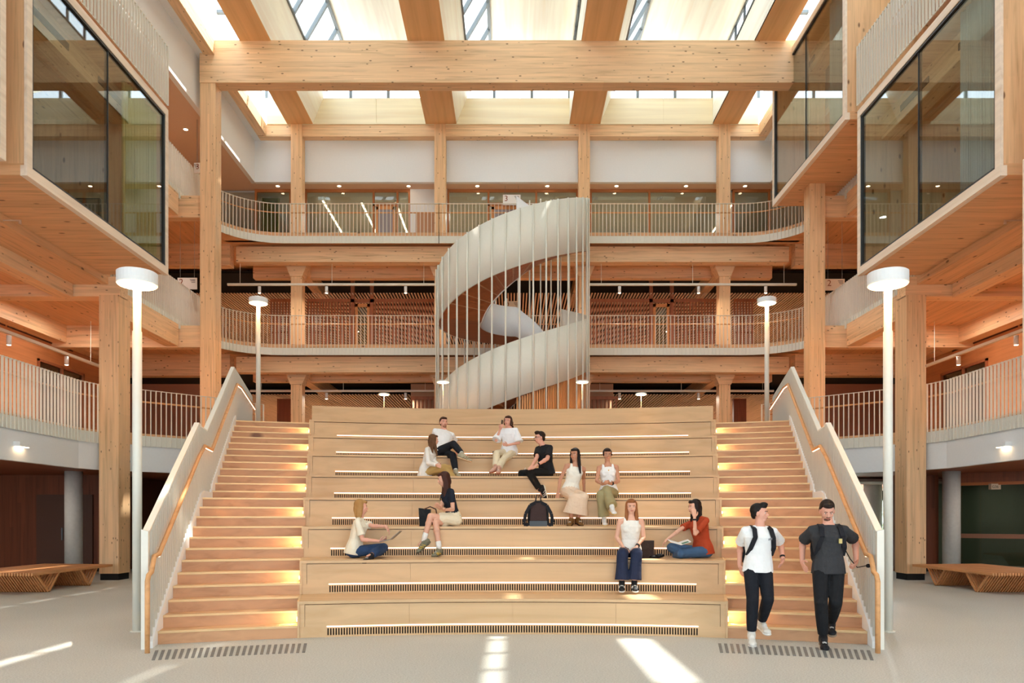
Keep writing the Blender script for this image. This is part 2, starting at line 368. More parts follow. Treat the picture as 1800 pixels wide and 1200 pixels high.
# ground floor back-of-house walls under the first floor
for s in (-1, 1):
    sn = SIDE[s]
    if s < 0:
        struct('wall_ground_left', MB().box(-20, -11.6, 22.0, 22.2, 0, 2.76), redW)
        struct('wall_ground_return_left', MB().box(-11.6, -11.45, 22.0, 27, 0, 2.76), redW)
        struct('wall_ground_rear_left', MB().box(-11.45, -7.0, 26.8, 27, 0, 2.76), pm('grey_tile', (84, 70, 60), .6))
        d = struct('door_1', MB().box(-13.6, -12.0, 21.93, 22.0, 0, 2.2), pm('door_brown', (92, 56, 38), .55))
        struct('door_handle', MB().box(-12.86, -12.83, 21.88, 21.93, .9, 1.25).box(-12.74, -12.71, 21.88, 21.93, .9, 1.25), grm, d)
        struct('trim_floor_left', MB().box(-20, -11.45, 21.95, 22.0, 0, .1), black)
    else:
        struct('wall_ground_right', MB().box(11.0, 12.2, 22.0, 22.2, 0, 2.76), redW)
        struct('trim_floor_right', MB().box(11.0, 12.2, 21.95, 22.0, 0, .1), black)
        # glazed room front
        fr = MB(); A = Vector((12.2, 21.4)); B = Vector((16.5, 17.6)); d2 = (B-A).normalized()
        def on(t, o=0): p = A+d2*t; n = Vector((-d2.y, d2.x))*o; return (p.x+n.x, p.y+n.y)
        Lg = (B-A).length
        def pst(t, w_, z0, z1, o=.05): 
            a, b = on(t-w_/2, -o), on(t+w_/2, -o); c, e = on(t+w_/2, o), on(t-w_/2, o)
            return [(a[0], a[1]), (b[0], b[1]), (c[0], c[1]), (e[0], e[1])]
        for t, w_ in ((.05, .08), (2.15, .08), (2.38, .1), (4.4, .08), (5.6, .08)): fr.prism_z(pst(t, w_, 0, 0), 0, 2.5)
        for z0, z1 in ((2.42, 2.5), (.02, .12)): fr.prism_z(pst(Lg/2, Lg, 0, 0), z0, z1)
        wf = struct('window_7', fr, pm('amber_timber', (176, 96, 40), .5))
        struct('mid_rail', MB().prism_z(pst(Lg/2, Lg, 0, 0, .055), .98, 1.1), pm('rail_brown', (140, 92, 66), .5), wf)
        struct('pane', MB().prism_z(pst(Lg/2, Lg, 0, 0, .008), .1, 2.44), gldk, wf)
        struct('wall_ground_room_right', MB().box(12.2, 20, 24.5, 24.7, 0, 2.76), pm('room_green', (96, 104, 84), .9))
        struct('wall_ground_head_right', MB().prism_z(pst(Lg/2, Lg, 0, 0, .06), 2.5, 2.76), redW)
        # entrance opening at the right rear, lit by added fill lights
        g = MB()
        for x in (10.4, 12.95, 14.9): g.box(x, x+.05, 27.0, 27.08, 0, 2.6)
        g.box(10.0, 15.0, 27, 27.08, 2.15, 2.5); g.box(10.0, 15.0, 27, 27.08, .95, 1.08)
        wf = struct('window_8', g, black)
        struct('pane', MB().box(10.0, 15.0, 27.02, 27.05, 0, 2.5), glw, wf)
        struct('wall_entrance_right', MB().box(15.0, 15.15, 24.8, 34, 0, 2.76), white); struct('wall_backdrop_right', MB().box(9, 20, 34, 34.1, 0, 2.76), white); struct('wall_entrance_inner', MB().box(9.85, 10.0, 24.6, 34, 0, 2.76), white)  # far white wall is a backdrop added to pass for bright outdoors
        sp = tag(obj('round_column', MB().lathe([(.28, 0), (.28, 2.76)], (11.82, 25.2, 0), 20), white, None, True), 'white round column seen through the gap beside the right stair balustrade', 'column')
        lw = MB()
        for k in range(10): lw.box(8.2, 14.8, 23.0+.2*k, 23.16+.2*k, 2.62, 2.70)
        struct('ceiling_slats_entrance', lw, pm('weathered_slat', (150, 128, 112), .7))
for s in (-1, 1):
    single('round_column', MB().lathe([(.215, 0), (.215, 2.76)], (s*11.6, 20.3, 0), 24), conc, 'round pale concrete column under the first floor, behind the %s slatted bench' % SIDE[s], 'column', smooth=True)
# =================================================================== timber columns
def block(name, mb, mat, label, cat, group=None): return single(name, mb, mat, label, cat, group)
for s in (-1, 1):
    sn = SIDE[s]
    c = thing('timber_column', 'thick knotty glulam column standing on the ground floor at the %s, behind the tall lamp post' % sn, 'column', (s*9.91, 19.1, 0))
    obj('shaft', MB().box(s*9.67, s*10.15, 18.85, 19.42, .16, 7.0), glZ, c)
    obj('base_plate', MB().box(s*9.69, s*10.13, 18.87, 19.40, 0, .16), black, c)
    c = thing('timber_column', 'tallest glulam column on the %s, carrying that end of the big roof girder' % sn, 'column', (s*9.03, 23, 0))
    obj('shaft', MB().box(s*8.8, s*9.26, 22.75, 23.2, 0, 14.41), glZ, c)
CXS = (-7.74, -2.6, 2.57, 7.6); CN = ('leftmost', 'second from left', 'third from left', 'rightmost')
for x, n in zip(CXS, CN):
    c = thing('timber_column', 'pale glulam column in the rear row, %s of the four, rising past both rear balconies' % n, 'column', (x, 27.7, L1))
    obj('shaft', MB().box(x-.2, x+.2, 27.5, 27.9, L1, 15.64), glZ, c)
    for i, (zb) in enumerate((L2-.28, L3-.28)):
        obj('capital_bracket', MB().prism_y([(x-.22, zb-.95), (x+.22, zb-.95), (x+.42, zb-.45), (x-.42, zb-.45)], 27.46, 27.94), glX, c)
# =================================================================== main girder and roof
g = thing('roof_girder', 'deep knotty glulam girder spanning the whole atrium under the skylights', 'beam', (0, 22.95, 14.41))
obj('girder_body', MB().box(-9.26, 9.26, 22.72, 23.17, 14.41, 15.66), glX, g)
g['label'] = 'deep knotty glulam girder spanning the whole atrium under the skylights'
block('eaves_beam', MB().box(-9.14, 9.14, 27.56, 27.87, 15.23, 15.64), glX, 'shallow glulam beam along the top of the rear wall, just above the white band', 'beam')
for s in (-1, 1):
    block('eaves_beam', MB().box(s*8.82, s*9.14, 0, 27.5, 15.23, 15.64), glY, 'shallow glulam beam running along the %s edge of the skylights' % SIDE[s], 'beam')
BX = [(-8.07, -7.15), (-3.11, -2.01), (2.04, 3.14), (7.17, 8.07)]
Y0, Y1 = -1.0, 27.5
for i, (a, b) in enumerate(BX):
    t = thing('roof_box_beam', 'plywood-lined box beam running away under the skylights, %s of four' % CN[i], 'beam', ((a+b)/2, 14, 15.64))
    lab = MB().box(a, b, Y0, Y1, 15.64, 15.70)
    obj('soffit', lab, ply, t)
    right = b+.49 if i < 3 else b
    sd = MB().quad((a, Y0, 15.64), (a, Y1, 15.64), (a, Y1, 16.87), (a, Y0, 16.87))
    sd.quad((b, Y0, 15.66), (b, Y1, 15.66), (right, Y1, 16.84), (right, Y0, 16.84)); sd.quad((a, Y0, 16.87), (a, Y1, 16.87), (right, Y1, 16.84), (right, Y0, 16.84))
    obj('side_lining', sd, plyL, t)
# sloping ceilings, glazing and clerestory between the box beams
for i in range(3):
    b = BX[i][1]; a = BX[i+1][0]; x1, z1 = b+.49, 16.84; x2, z2 = b+1.22, 18.1
    o = struct('ceiling_roof_%d' % (i+1), MB().hull8([(x2, Y0, z2), (x2, Y1+1.5, z2), (a, Y1+1.5, 17.35), (a, Y0, 17.35)], [(x2, Y0, z2+.1), (x2, Y1+1.5, z2+.1), (a, Y1+1.5, 17.45), (a, Y0, 17.45)]), plyL)
    fr = MB()
    for y in [Y0+1.35*k for k in range(22)]: fr.bar((x1, y, z1), (x2, y, z2), .09, .12, (1, 0, 0))
    fr.bar((x1, Y0, z1), (x1, Y1, z1), .08, .08); fr.bar((x2, Y0, z2), (x2, Y1, z2), .1, .14)
    wf = struct('window_%d' % (9+i), fr, grm)
    struct('pane', MB().quad((x1, Y0, z1), (x1, Y1, z1), (x2, Y1, z2), (x2, Y0, z2)), glsky, wf)
    fr = MB()
    for y in [Y0+.95*k for k in range(31)]: fr.box(a-.03, a+.03, y, y+.07, 16.87, 17.35)
    fr.box(a-.03, a+.03, Y0, Y1, 16.85, 16.91); fr.box(a-.03, a+.03, Y0, Y1, 17.31, 17.37)
    wf = struct('window_%d' % (12+i), fr, dkm)
    struct('pane', MB().quad((a, Y0, 16.87), (a, Y1, 16.87), (a, Y1, 17.35), (a, Y0, 17.35)), glsky, wf)
# rear gable lining with a window strip over it
m = MB()
edges = [-8.82]+[v for p in BX for v in p]+[8.82]
m.box(-8.82, 8.82, 27.535, 27.56, 15.64, 16.57)
for i in range(0, 10, 2):
    x0, x1 = edges[i], edges[i+1]+(.5 if i < 8 else 0); n = max(1, round((x1-x0)/2.1))
    for k in range(n): m.box(x0+(x1-x0)*k/n+.006, x0+(x1-x0)*(k+1)/n-.006, 27.52, 27.535, 15.65, 16.58)
struct('wall_gable_rear', m, plyG)
fr = MB(); 
for i in range(0, 10, 2):
    x0, x1 = edges[i], edges[i+1]; n = max(1, round((x1-x0)/1.35))
    for k in range(n+1):
        x = x0+(x1-x0)*k/n; fr.box(x-.05, x+.05, 27.52, 27.6, 16.58, 18.1)
    fr.box(x0, x1, 27.52, 27.6, 16.92, 16.98)
wf = struct('window_15', fr, grm)
# flat outer skylights
for s, k in ((-1, 16), (1, 17)):
    fr = MB()
    for y in [Y0+2.7*j for j in range(11)]: fr.box(s*8.0, s*9.0, y, y+.12, 16.86, 16.95)
    wf = struct('window_%d' % k, fr, grm)
    struct('pane', MB().quad((s*8.0, Y0, 16.9), (s*8.0, Y1, 16.9), (s*9.0, Y1, 16.9), (s*9.0, Y0, 16.9)), glsky, wf)
    struct('trim_upstand_'+SIDE[s], MB().box(s*8.98, s*9.08, Y0, Y1, 15.64, 16.95), white)
# roof deck over the outer zones, white bulkheads and third-floor soffits
for s in (-1, 1):
    sn = SIDE[s]
    struct('ceiling_roof_'+sn, MB().box(s*9.0, s*20.2, Y0-1, 30, 15.28, 15.4), white)
    struct('wall_bulkhead_'+sn, MB().box(s*9.4, s*9.55, Y0, 28.1, 13.78, 15.3), white)
    struct('ceiling_third_'+sn, MB().box(s*9.55, s*20, Y0, 30, 13.78, 13.86), pm('soffit_pink', (226, 196, 170), .8))
struct('wall_bulkhead_rear', MB().box(-9.4, 9.4, 28.0, 28.15, 13.78, 15.7), white)
struct('ceiling_third_rear', MB().box(-9.55, 9.55, 28.15, 33, 13.78, 13.86), pm('soffit_pink', (226, 196, 170), .8))
struct('ceiling_roof_rear', MB().box(-20, 20, 27.95, 46, 15.7, 15.8), white)
struct('wall_front_light_block', MB().box(-20, 20, -6.2, -6, 4.5, 18), white)  # unseen wall behind the camera, added to hold back frontal sky light
struct('ceiling_roof_front', MB().box(-9, 9, -6, -1, 17.4, 17.5), white)
struct('wall_rear', MB().box(-20, 20, 45.8, 46, 0, 15.7), BIGW)
# =================================================================== structural beams under the decks
for s in (-1, 1):
    sn = SIDE[s]
    for z, fl in ((L2, 'second'), (L3, 'third')):
        zb, zt = z-.93, z-.28
        block('floor_beam', MB().box(s*9.9, s*10.3, 19.45, 22.75, zb, zt), glY, 'glulam edge beam under the %s floor on the %s, between the two big columns' % (fl, sn), 'beam')
        block('floor_beam', MB().box(s*9.28, s*20, 22.9, 23.2, zb, zt), glX, 'glulam cross beam under the %s floor on the %s, tied into the tall column' % (fl, sn), 'beam')
        block('floor_beam', MB().box(s*9.9, s*20, 26.9, 27.3, zb-.1, zt), glX, 'glulam cross beam under the %s floor in the far %s corner' % (fl, sn), 'beam')
        block('floor_beam', MB().box(s*10.8, s*11.2, 4, 18.85, z-.62, z-.11), glY, 'glulam beam running towards the viewer under the %s floor on the %s' % (fl, sn), 'beam') if fl == 'second' else None
    block('floor_beam', MB().box(s*9.67, s*13.75, 18.9, 19.3, 6.98, 7.46), glX, 'glulam cross beam resting on the knotty ground-floor column on the %s' % sn, 'beam')
    block('floor_beam', MB().box(s*13.3, s*13.7, 19.5, 26, L2-.8, L2-.28), glY, 'glulam beam against the panelled wall under the second floor on the %s' % sn, 'beam')
for z, fl in ((L2, 'second'), (L3, 'third')):
    block('floor_beam', MB().box(-9.7, 9.7, 26.95, 27.35, z-.90, z-.36), glX, 'long glulam beam just under the %s-floor rear balcony' % fl, 'beam')
    block('floor_beam', MB().box(-9.7, 9.7, 28.7, 29.0, z-.92, z-.28), glX, 'long glulam beam set back behind the rear columns under the %s floor' % fl, 'beam')
    for x, n in zip(CXS, CN):
        block('floor_beam', MB().box(x-.18, x+.18, 27.9, 34, z-.95, z-.3), glY, 'glulam beam running back from the %s rear column under the %s floor' % (n, fl), 'beam')
# =================================================================== balustrades
def path_pts(pts, step):
    out = []; acc = 0; P = [Vector((p[0], p[1], 0)) for p in pts]
    L = [0]
    for i in range(1, len(P)): L.append(L[-1]+(P[i]-P[i-1]).length)
    n = max(1, int(L[-1]/step)); res = []
    for k in range(n+1):
        d = L[-1]*k/n
        for i in range(1, len(P)):
            if d <= L[i]+1e-6:
                t = (d-L[i-1])/max(1e-6, (L[i]-L[i-1])); res.append((P[i-1].lerp(P[i], t), (P[i]-P[i-1]).normalized())); break
    return res
def balustrade(pts, zb, zf, zt, label, inside, group=None, sp=.128, handz=.28):
    """flat-bar balustrade along pts: bars zb..zt, closed fascia zb..zf, timber handrail on the inner side"""
    t = thing('balustrade', label, 'balustrade', (sum(p[0] for p in pts)/len(pts), sum(p[1] for p in pts)/len(pts), zb), group)
    S = path_pts(pts, sp); bars = MB()
    for p, d in S:
        n = Vector((-d.y, d.x, 0))
        a, b = p-d*.007, p+d*.007; w_ = n*.025; a = a-n*inside*.025; b = b-n*inside*.025
        bars.hull8([(a-w_)[:2]+(zb,), (b-w_)[:2]+(zb,), (b+w_)[:2]+(zb,), (a+w_)[:2]+(zb,)], [(a-w_)[:2]+(zt,), (b-w_)[:2]+(zt,), (b+w_)[:2]+(zt,), (a+w_)[:2]+(zt,)])
    obj('balusters', bars, wmet, t)
    F_ = path_pts(pts, .35); fa = MB(); top = MB(); hr = MB()
    for (p, d), (q, e) in zip(F_[:-1], F_[1:]):
        n = Vector((-(q-p).y, (q-p).x, 0)).normalized()*inside
        o1, o2 = n*-.028, n*-.012
        fa.hull8([(p+o1)[:2]+(zb,), (q+o1)[:2]+(zb,), (q+o2)[:2]+(zb,), (p+o2)[:2]+(zb,)], [(p+o1)[:2]+(zf,), (q+o1)[:2]+(zf,), (q+o2)[:2]+(zf,), (p+o2)[:2]+(zf,)])
        n2 = n*.03
        top.hull8([(p-n2)[:2]+(zt-.012,), (q-n2)[:2]+(zt-.012,), (q+n2)[:2]+(zt-.012,), (p+n2)[:2]+(zt-.012,)], [(p-n2)[:2]+(zt,), (q-n2)[:2]+(zt,), (q+n2)[:2]+(zt,), (p+n2)[:2]+(zt,)])
    obj('fascia_plate', fa, wmet, t); obj('top_rail', top, wmet, t)
    pth = []
    for i, (p, d) in enumerate(F_):
        n = Vector((-d.y, d.x, 0))*inside; pth.append((p+n*.09)[:2]+(zt-handz,))
    hr.tube(pth, .022, 6); obj('handrail', hr, railW, t)
    return t
def corner(s, r=2.0, n=8): return [(s*(7.95+r*math.cos(math.pi/2*i/n)), 24.6+r*math.sin(math.pi/2*i/n)) for i in range(n+1)]
for z, fl in ((L2, 'second'), (L3, 'third')):
    zb, zf, zt = z-.38, z-.13, z+1.0
    for s in (-1, 1):
        sn = SIDE[s]
        balustrade(corner(s), zb, zf, zt, 'curved white flat-bar balustrade at the rear %s corner of the %s floor' % (sn, fl), -s)
        balustrade([(s*9.95, 19.0), (s*9.95, 24.6)], zb, zf, zt, 'straight white balustrade along the %s side of the %s floor, behind the tall column' % (sn, fl), -s if s < 0 else -s)
        if fl == 'second': balustrade([(s*9.95, 24.6-.01), (s*9.95, 24.6)], zb, zf, zt, '', 1) if False else None
    segs = ((-7.95, -2.55, 'left'), (-2.55, 2.6, 'middle'), (2.6, 7.95, 'right'))
    for x0, x1, n in segs:
        balustrade([(x0, 26.6), (x1, 26.6)], zb, zf, zt, 'white flat-bar balustrade across the %s bay of the %s-floor rear balcony' % (n, fl), 1)
for s in (-1, 1):
    sn = SIDE[s]; P1 = [(s*-x, y) for x, y in RAIL1]
    ins = 1 if s < 0 else -1
    if s > 0: P1[0] = (10.4, 12.8)
    balustrade(P1[:3], 3.37, 3.64, 4.83, 'white balustrade on the %s first-floor edge in front of the panelled wall, near the viewer' % sn, ins, handz=.3)
    balustrade(P1[3:], 3.37, 3.64, 4.83, 'short white balustrade on the %s first floor between the knotty column and the stair' % sn, ins, handz=.3)
    balustrade([(s*8.46, 13.3), (s*8.46, 18.78)], 11.60, 11.62, 13.05, 'white balustrade along the top of the %s second-floor glazed box' % sn, ins, handz=.3)
balustrade([(8.62, 9.0), (8.62, 12.85)], 7.47, 7.5, 9.13, 'white balustrade at the right frame edge, nearest the viewer', -1, handz=.3)
# =================================================================== glazed boxes
def pod(s, X, y0, y1, z0, z1, label, roofm=True):
    sn = SIDE[s]; t = thing('glazed_box', label, 'glazed box', (s*X, (y0+y1)/2, z0))
    e = .13; xo = s*13.75
    obj('floor_slab', MB().box(s*X, xo, y0, y1, z0, z0+.20), cltX if False else wood('clt_soffit', (223, 174, 128), 'X', board=.13, boardaxis='Y', knots=4, var=.07), t)
    obj('roof_slab', MB().box(s*X, xo, y0, y1, z1-.2, z1), wood('clt_soffit', GC), t)
    for ya, nm in ((y0, 'near'), (y1-.14, 'far')):
        obj('end_wall', MB().box(s*(X+.035), xo, ya, ya+.14, z0+.2, z1-.2), cltZ, t)
    fr = MB()
    fr.box(s*(X-.02), s*(X+.10), y0-.02, y1+.02, z0-.02, z0+.16); fr.box(s*(X-.02), s*(X+.10), y0-.02, y1+.02, z1-.16, z1+.02)
    fr.box(s*(X-.02), s*(X+.035), y0-.02, y0+.13, z0+.16, z1-.16); fr.box(s*(X-.02), s*(X+.035), y1-.12, y1+.02, z0+.16, z1-.16)
    obj('surround', fr, wood('pale_surround', (240, 222, 200), 'Y', dark=.9, grain=5), t)
    d = MB(); a, b, c, f = y0+.13, y1-.12, z0+.16, z1-.16; w_ = .045; xa, xb = s*(X-.005), s*(X+.10)
    d.box(xa, xb, a, b, c, c+w_); d.box(xa, xb, a, b, f-w_, f); d.box(xa, xb, a, a+w_, c, f); d.box(xa, xb, b-w_, b, c, f)
    d.box(xa+s*.02, xb, (a+b)/2-.008, (a+b)/2+.008, c, f)
    wf = obj('window_frame', d, dkm, t)
    for u, v in ((a+w_, (a+b)/2-.008), ((a+b)/2+.008, b-w_)):
        obj('pane', MB().box(s*(X+.03), s*(X+.045), u, v, c+w_, f-w_), gl, wf)
    rb = MB().box(s*(X+.5), s*(X+.9), y0+.14, y1-.14, z1-.75, z1-.2)
    obj('ceiling_beam', rb, glY, t)
    vt = MB()
    for q in (0.9, 3.2): vt.box(s*(X+.48), s*(X+.5), y0+q, y0+q+1.2, z1-.56, z1-.42)
    obj('vent', vt, black, t)
    return t
podL = pod(-1, 8.4, 13.28, 18.68, 7.45, 11.43, 'big glazed timber box cantilevered at second-floor height on the left, olive curtain inside')
podR = pod(1, 8.44, 13.28, 18.74, 7.45, 11.43, 'big glazed timber box cantilevered at second-floor height on the right, grey curtain inside')
podA = pod(1, 8.28, 19.1, 24.4, 11.44, 15.42, 'upper glazed timber box on the right, just in front of the girder end')
podN = pod(-1, 8.42, 8.6, 12.72, 7.45, 11.43, 'glazed timber box cut off by the left frame edge, nearest the viewer')
podC = pod(1, 8.5, 8.2, 12.75, 3.46, 7.45, 'pale timber box cut off by the right frame edge, one floor below its neighbour')
def curtain(s, X, y0, y1, z0, z1, mat, label):
    m = MB(); n = 90; pts = []
    for i in range(n+1):
        y = y0+(y1-y0)*i/n; pts.append((s*(X+.06*math.sin(i*1.15)+.02*math.sin(i*.37)), y))
    for i in range(n):
        a, b = pts[i], pts[i+1]; m.quad((a[0], a[1], z0), (b[0], b[1], z0), (b[0], b[1], z1), (a[0], a[1], z1))
    o = obj('curtain', m, mat, None, True); md = o.modifiers.new('t', 'SOLIDIFY'); md.thickness = .006
    return tag(o, label, 'curtain')
olive = pm('olive_cloth', (206, 196, 120), .9); greyc = pm('grey_cloth', (188, 188, 182), .9)
curtain(-1, 8.60, 17.0, 18.5, 7.66, 11.2, olive, 'olive green curtain gathered at the far end inside the left glazed box')
curtain(1, 8.66, 13.85, 14.8, 7.66, 11.2, greyc, 'pale grey curtain gathered at the near end inside the right second-floor glazed box')
curtain(1, 8.50, 19.6, 20.5, 11.66, 15.2, greyc, 'pale grey curtain inside the upper right glazed box')
for s, P in ((-1, podL), (1, podR)):
    struct('wall_room_'+SIDE[s], MB().box(s*13.5, s*13.6, 13.4, 18.6, 7.65, 11.2), pm('room_wall', (226, 208, 184), .8))
tv = thing('wall_screen', 'black wall screen seen low through the left glazed box', 'screen', (-10.6, 18.4, 8.0))
obj('screen_body', MB().box(-11.8, -9.9, 18.42, 18.50, 8.05, 9.2), black, tv); obj('screen_glass', MB().box(-11.76, -9.94, 18.41, 18.42, 8.09, 9.16), pm('screen', (24, 24, 28), .15), tv)
# =================================================================== tiered seating
ts = thing('tiered_seating', 'wide curved maple seating steps in the middle, people sitting on them', 'seating', (0, 10, 0))
GA = .208
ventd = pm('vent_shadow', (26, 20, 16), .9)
for k in range(8):
    R = RT[k]; z0 = TH*k; z1 = z0+TH; Rn = RT[k+1] if k < 7 else 20.0
    tier = obj('tier', MB().arc(R+.06, Rn+.06, -A0, A0, max(0, z0-.3), z1-.04, 28, (0, CY)), maple, ts)
    obj('seat_board', MB().arc(R-.022, Rn+.01, -A0, A0, z1-.036, z1, 28, (0, CY)), maple, tier)
    js = (-A0, -.117, 0, .117, A0)
    for j in range(4):
        a, b = js[j], js[j+1]; gp = .0004
        seg = MB()
        lo, hi = max(a, -GA), min(b, GA)
        ea, eb = (.07/R if j == 0 else .00009), (.07/R if j == 3 else .00009)
        seg.arc(R, R+.06, a+ea, b-eb, z0+.14, z1-.048, 12, (0, CY))
        if j == 0: seg.arc(R-.004, R+.06, a, a+.065/R, z0+.14, z1-.036, 1, (0, CY))
        if j == 3: seg.arc(R-.004, R+.06, b-.065/R, b, z0+.14, z1-.036, 1, (0, CY))
        if a < -GA: seg.arc(R, R+.06, a, -GA, z0, z0+.14, 3, (0, CY))
        if b > GA: seg.arc(R, R+.06, GA, b, z0, z0+.14, 3, (0, CY))
        obj('riser_panel', seg, maple, tier)
    gr = MB(); n = int(2*GA*R/.0335)
    for i in range(n+1):
        g_ = -GA+2*GA*i/n; gr.arc(R+.004, R+.03, g_-.0007*11.4/R, g_+.0007*11.4/R, z0+.018, z0+.118, 1, (0, CY))
    gr.arc(R+.004, R+.03, -GA, GA, z0, z0+.02, 28, (0, CY)); gr.arc(R+.004, R+.03, -GA, GA, z0+.112, z0+.126, 28, (0, CY))
    if k < 8: obj('grille', gr, maple, tier)
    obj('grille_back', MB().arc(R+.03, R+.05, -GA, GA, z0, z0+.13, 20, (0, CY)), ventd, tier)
    obj('led_strip', MB().arc(R-.004, R+.03, -GA, GA, z0+.127, z0+.141, 28, (0, CY)), ledM, tier)
bk = obj('back_rest', MB().arc(20.0, 20.12, -A0, A0, L1-.05, 4.158, 28, (0, CY)), maple, ts)
bd = MB()
for sg in (-1, 1):     # side cheeks of the seating
    for k in range(8):
        Rn = RT[k+1] if k < 7 else 20.12
        a, b = (A0*sg, A0*sg+.0022*sg)
        bd.arc(RT[k]-.02, Rn-.02, min(a, b), max(a, b), 0, TH*(k+1)+.004, 2, (0, CY))
obj('side_cheek', bd, maple, ts)
# =================================================================== stairs either side
nosD = pm('nosing_dark', (60, 52, 46), .6); nosY = pm('nosing_brass', (226, 196, 140), .35, .6)
for s in (-1, 1):
    sn = SIDE[s]
    st = thing('staircase', 'broad timber staircase on the %s of the seating, %s' % (sn, 'empty' if s < 0 else 'two men walking down it'), 'stairs', (s*4, 10, 0))
    lo = lambda r, s=s: min(s*A0, s*(A0+SW/r)) if s > 0 else -(A0+SW/r)
    hi = lambda r, s=s: s*(A0+SW/r) if s > 0 else -A0
    for k in range(24):
        R = RS[k]; Rn = RS[k+1] if k < 23 else 19.95
        z1 = RH*(k+1); z0 = max(0, z1-RH-.12)
        step = obj('step', MB().arc(R, Rn+.05, lo, hi, z0, z1-.008, 10, (0, CY)), stepW, st)
        obj('tread', MB().arc(R-.008, Rn-.002, lo, hi, z1-.014, z1, 10, (0, CY)), wood('tread_timber', (222, 176, 132), 'X', dark=.85), step)
        obj('nosing', MB().arc(R-.0085, R+.018, lo, hi, z1-.004, z1+.002, 10, (0, CY)).arc(R-.010, R-.004, lo, hi, z1-.022, z1-.014, 10, (0, CY)), nosY, step)
        if (k % 3) == 1:
            a = s*(A0+.0022+.012/R); b = s*(A0+.0018)
            sl = obj('step_light', MB().arc(R-.27, R-.05, min(a, b), max(a, b), z1-RH+.05, z1-RH+.085, 2, (0, CY)), stepL, step)
            l = bpy.data.lights.new('step_lamp', 'AREA'); l.shape = 'RECTANGLE'; l.size = .16; l.size_y = .03; l.energy = 3.4; l.color = (1, .68, .38)
            lo_ = bpy.data.objects.new('step_lamp', l); COL.objects.link(lo_); lo_.location = pol(R-.14, s*(A0+.0022+.02/R), z1-RH+.068)
            lo_.rotation_euler = Vector((s*math.cos(A0), -s*s*math.sin(A0)+.35, 0)).to_track_quat('-Z', 'Y').to_euler()
    # balustrade wall -----------------------------------------------------------
    bl = thing('stair_balustrade', 'white ribbed solid balustrade with timber handrail on the outer edge of the %s stair' % sn, 'balustrade', (s*4.6, 10, 0))
    def prof(R):       # coping height
        if R < 11.0: return 1.34
        if R <= 14.75: return 1.38+(R-11.2)*(3.06-1.38)/(14.75-11.2)
        if R <= 15.6: return 3.03
        if R <= 19.6: return 3.03+(R-15.6)*(4.9-3.03)/(19.6-15.6)
        return 4.9
    def nos(R):
        if R < 11.44: return 0
        if R <= 14.85: return (R-11.44)/.31*RH+RH
        if R <= 15.97: return 12*RH+ (.0)
        return min(24*RH, 12*RH+RH+(R-15.97)/.325*RH)
    off = .045
    def bp(R, z, o=0): a = s*(A0+(SW+off+o)/R); return (R*math.sin(a), CY+R*math.cos(a), z)
    Rs = [11.17, 11.44]+[11.6+.2*i for i in range(16)]+[14.75, 15.0, 15.3, 15.6]+[15.8+.2*i for i in range(19)]+[19.6, 20.2, 21, 22, 23, 23.9]
    Rs = sorted(set(round(r, 3) for r in Rs))
    pn = MB(); cp = MB(); sk = MB()
    for a, b in zip(Rs[:-1], Rs[1:]):
        za, zb = prof(a), prof(b); fa, fb = (0, 0) if a < 18.9 else (L1-.3, L1-.3)
        if a < 14: fa = fb = 0
        pn.hull8([bp(a, fa, .0), bp(b, fb, .0), bp(b, fb, .025), bp(a, fa, .025)], [bp(a, za-.02, .0), bp(b, zb-.02, .0), bp(b, zb-.02, .025), bp(a, za-.02, .025)])
        cp.hull8([bp(a, za-.03, -.025), bp(b, zb-.03, -.025), bp(b, zb-.03, .05), bp(a, za-.03, .05)], [bp(a, za, -.025), bp(b, zb, -.025), bp(b, zb, .05), bp(a, za, .05)])
        if b < 19.7:
            na, nb = nos(a)+.09, nos(b)+.09
            if a < 11.43: na = .05
            sk.hull8([bp(a, max(0, na-.25), -.06), bp(b, max(0, nb-.25), -.06), bp(b, max(0, nb-.25), .0), bp(a, max(0, na-.25), .0)], [bp(a, na+.03, -.06), bp(b, nb+.03, -.06), bp(b, nb+.03, .0), bp(a, na+.03, .0)])
    pgr = pm('panel_paint', (206, 201, 188), .5); obj('panel', pn, pgr, bl); obj('coping', cp, wmet, bl); obj('stringer_trim', sk, white, bl)
    rib = MB(); R = 11.25
    while R < 23.8:
        zt = prof(R)-.03; z0 = nos(R)+.03 if R < 19.6 else L1
        dR = .011
        rib.hull8([bp(R-dR, z0, -.04), bp(R+dR, z0, -.04), bp(R+dR, z0, 0), bp(R-dR, z0, 0)], [bp(R-dR, zt, -.04), bp(R+dR, zt, -.04), bp(R+dR, zt, 0), bp(R-dR, zt, 0)])
        zo = 0 if R < 18.9 else L1
        rib.hull8([bp(R-dR, zo, .025), bp(R+dR, zo, .025), bp(R+dR, zo, .045), bp(R-dR, zo, .045)], [bp(R-dR, zt, .025), bp(R+dR, zt, .025), bp(R+dR, zt, .045), bp(R-dR, zt, .045)])
        R += .125
    obj('ribs', rib, pgr, bl)
    obj('end_post', MB().hull8([bp(11.10, 0, -.025), bp(11.18, 0, -.025), bp(11.18, 0, .05), bp(11.10, 0, .05)], [bp(11.10, 1.36, -.025), bp(11.18, 1.36, -.025), bp(11.18, 1.38, .05), bp(11.10, 1.38, .05)]), wmet, bl)
    hp = [bp(11.25, 1.34-.42, -.10)]
    hp = []
    for R in (11.3, 12.2, 13.2, 14.2, 14.80, 15.62, 16.6, 17.6, 18.6, 19.45, 20.3, 21.4, 22.6, 23.8): hp.append(bp(R, prof(R)-.34, -.10))
    h0 = hp[0]; q = (s*4.09, 8.66)
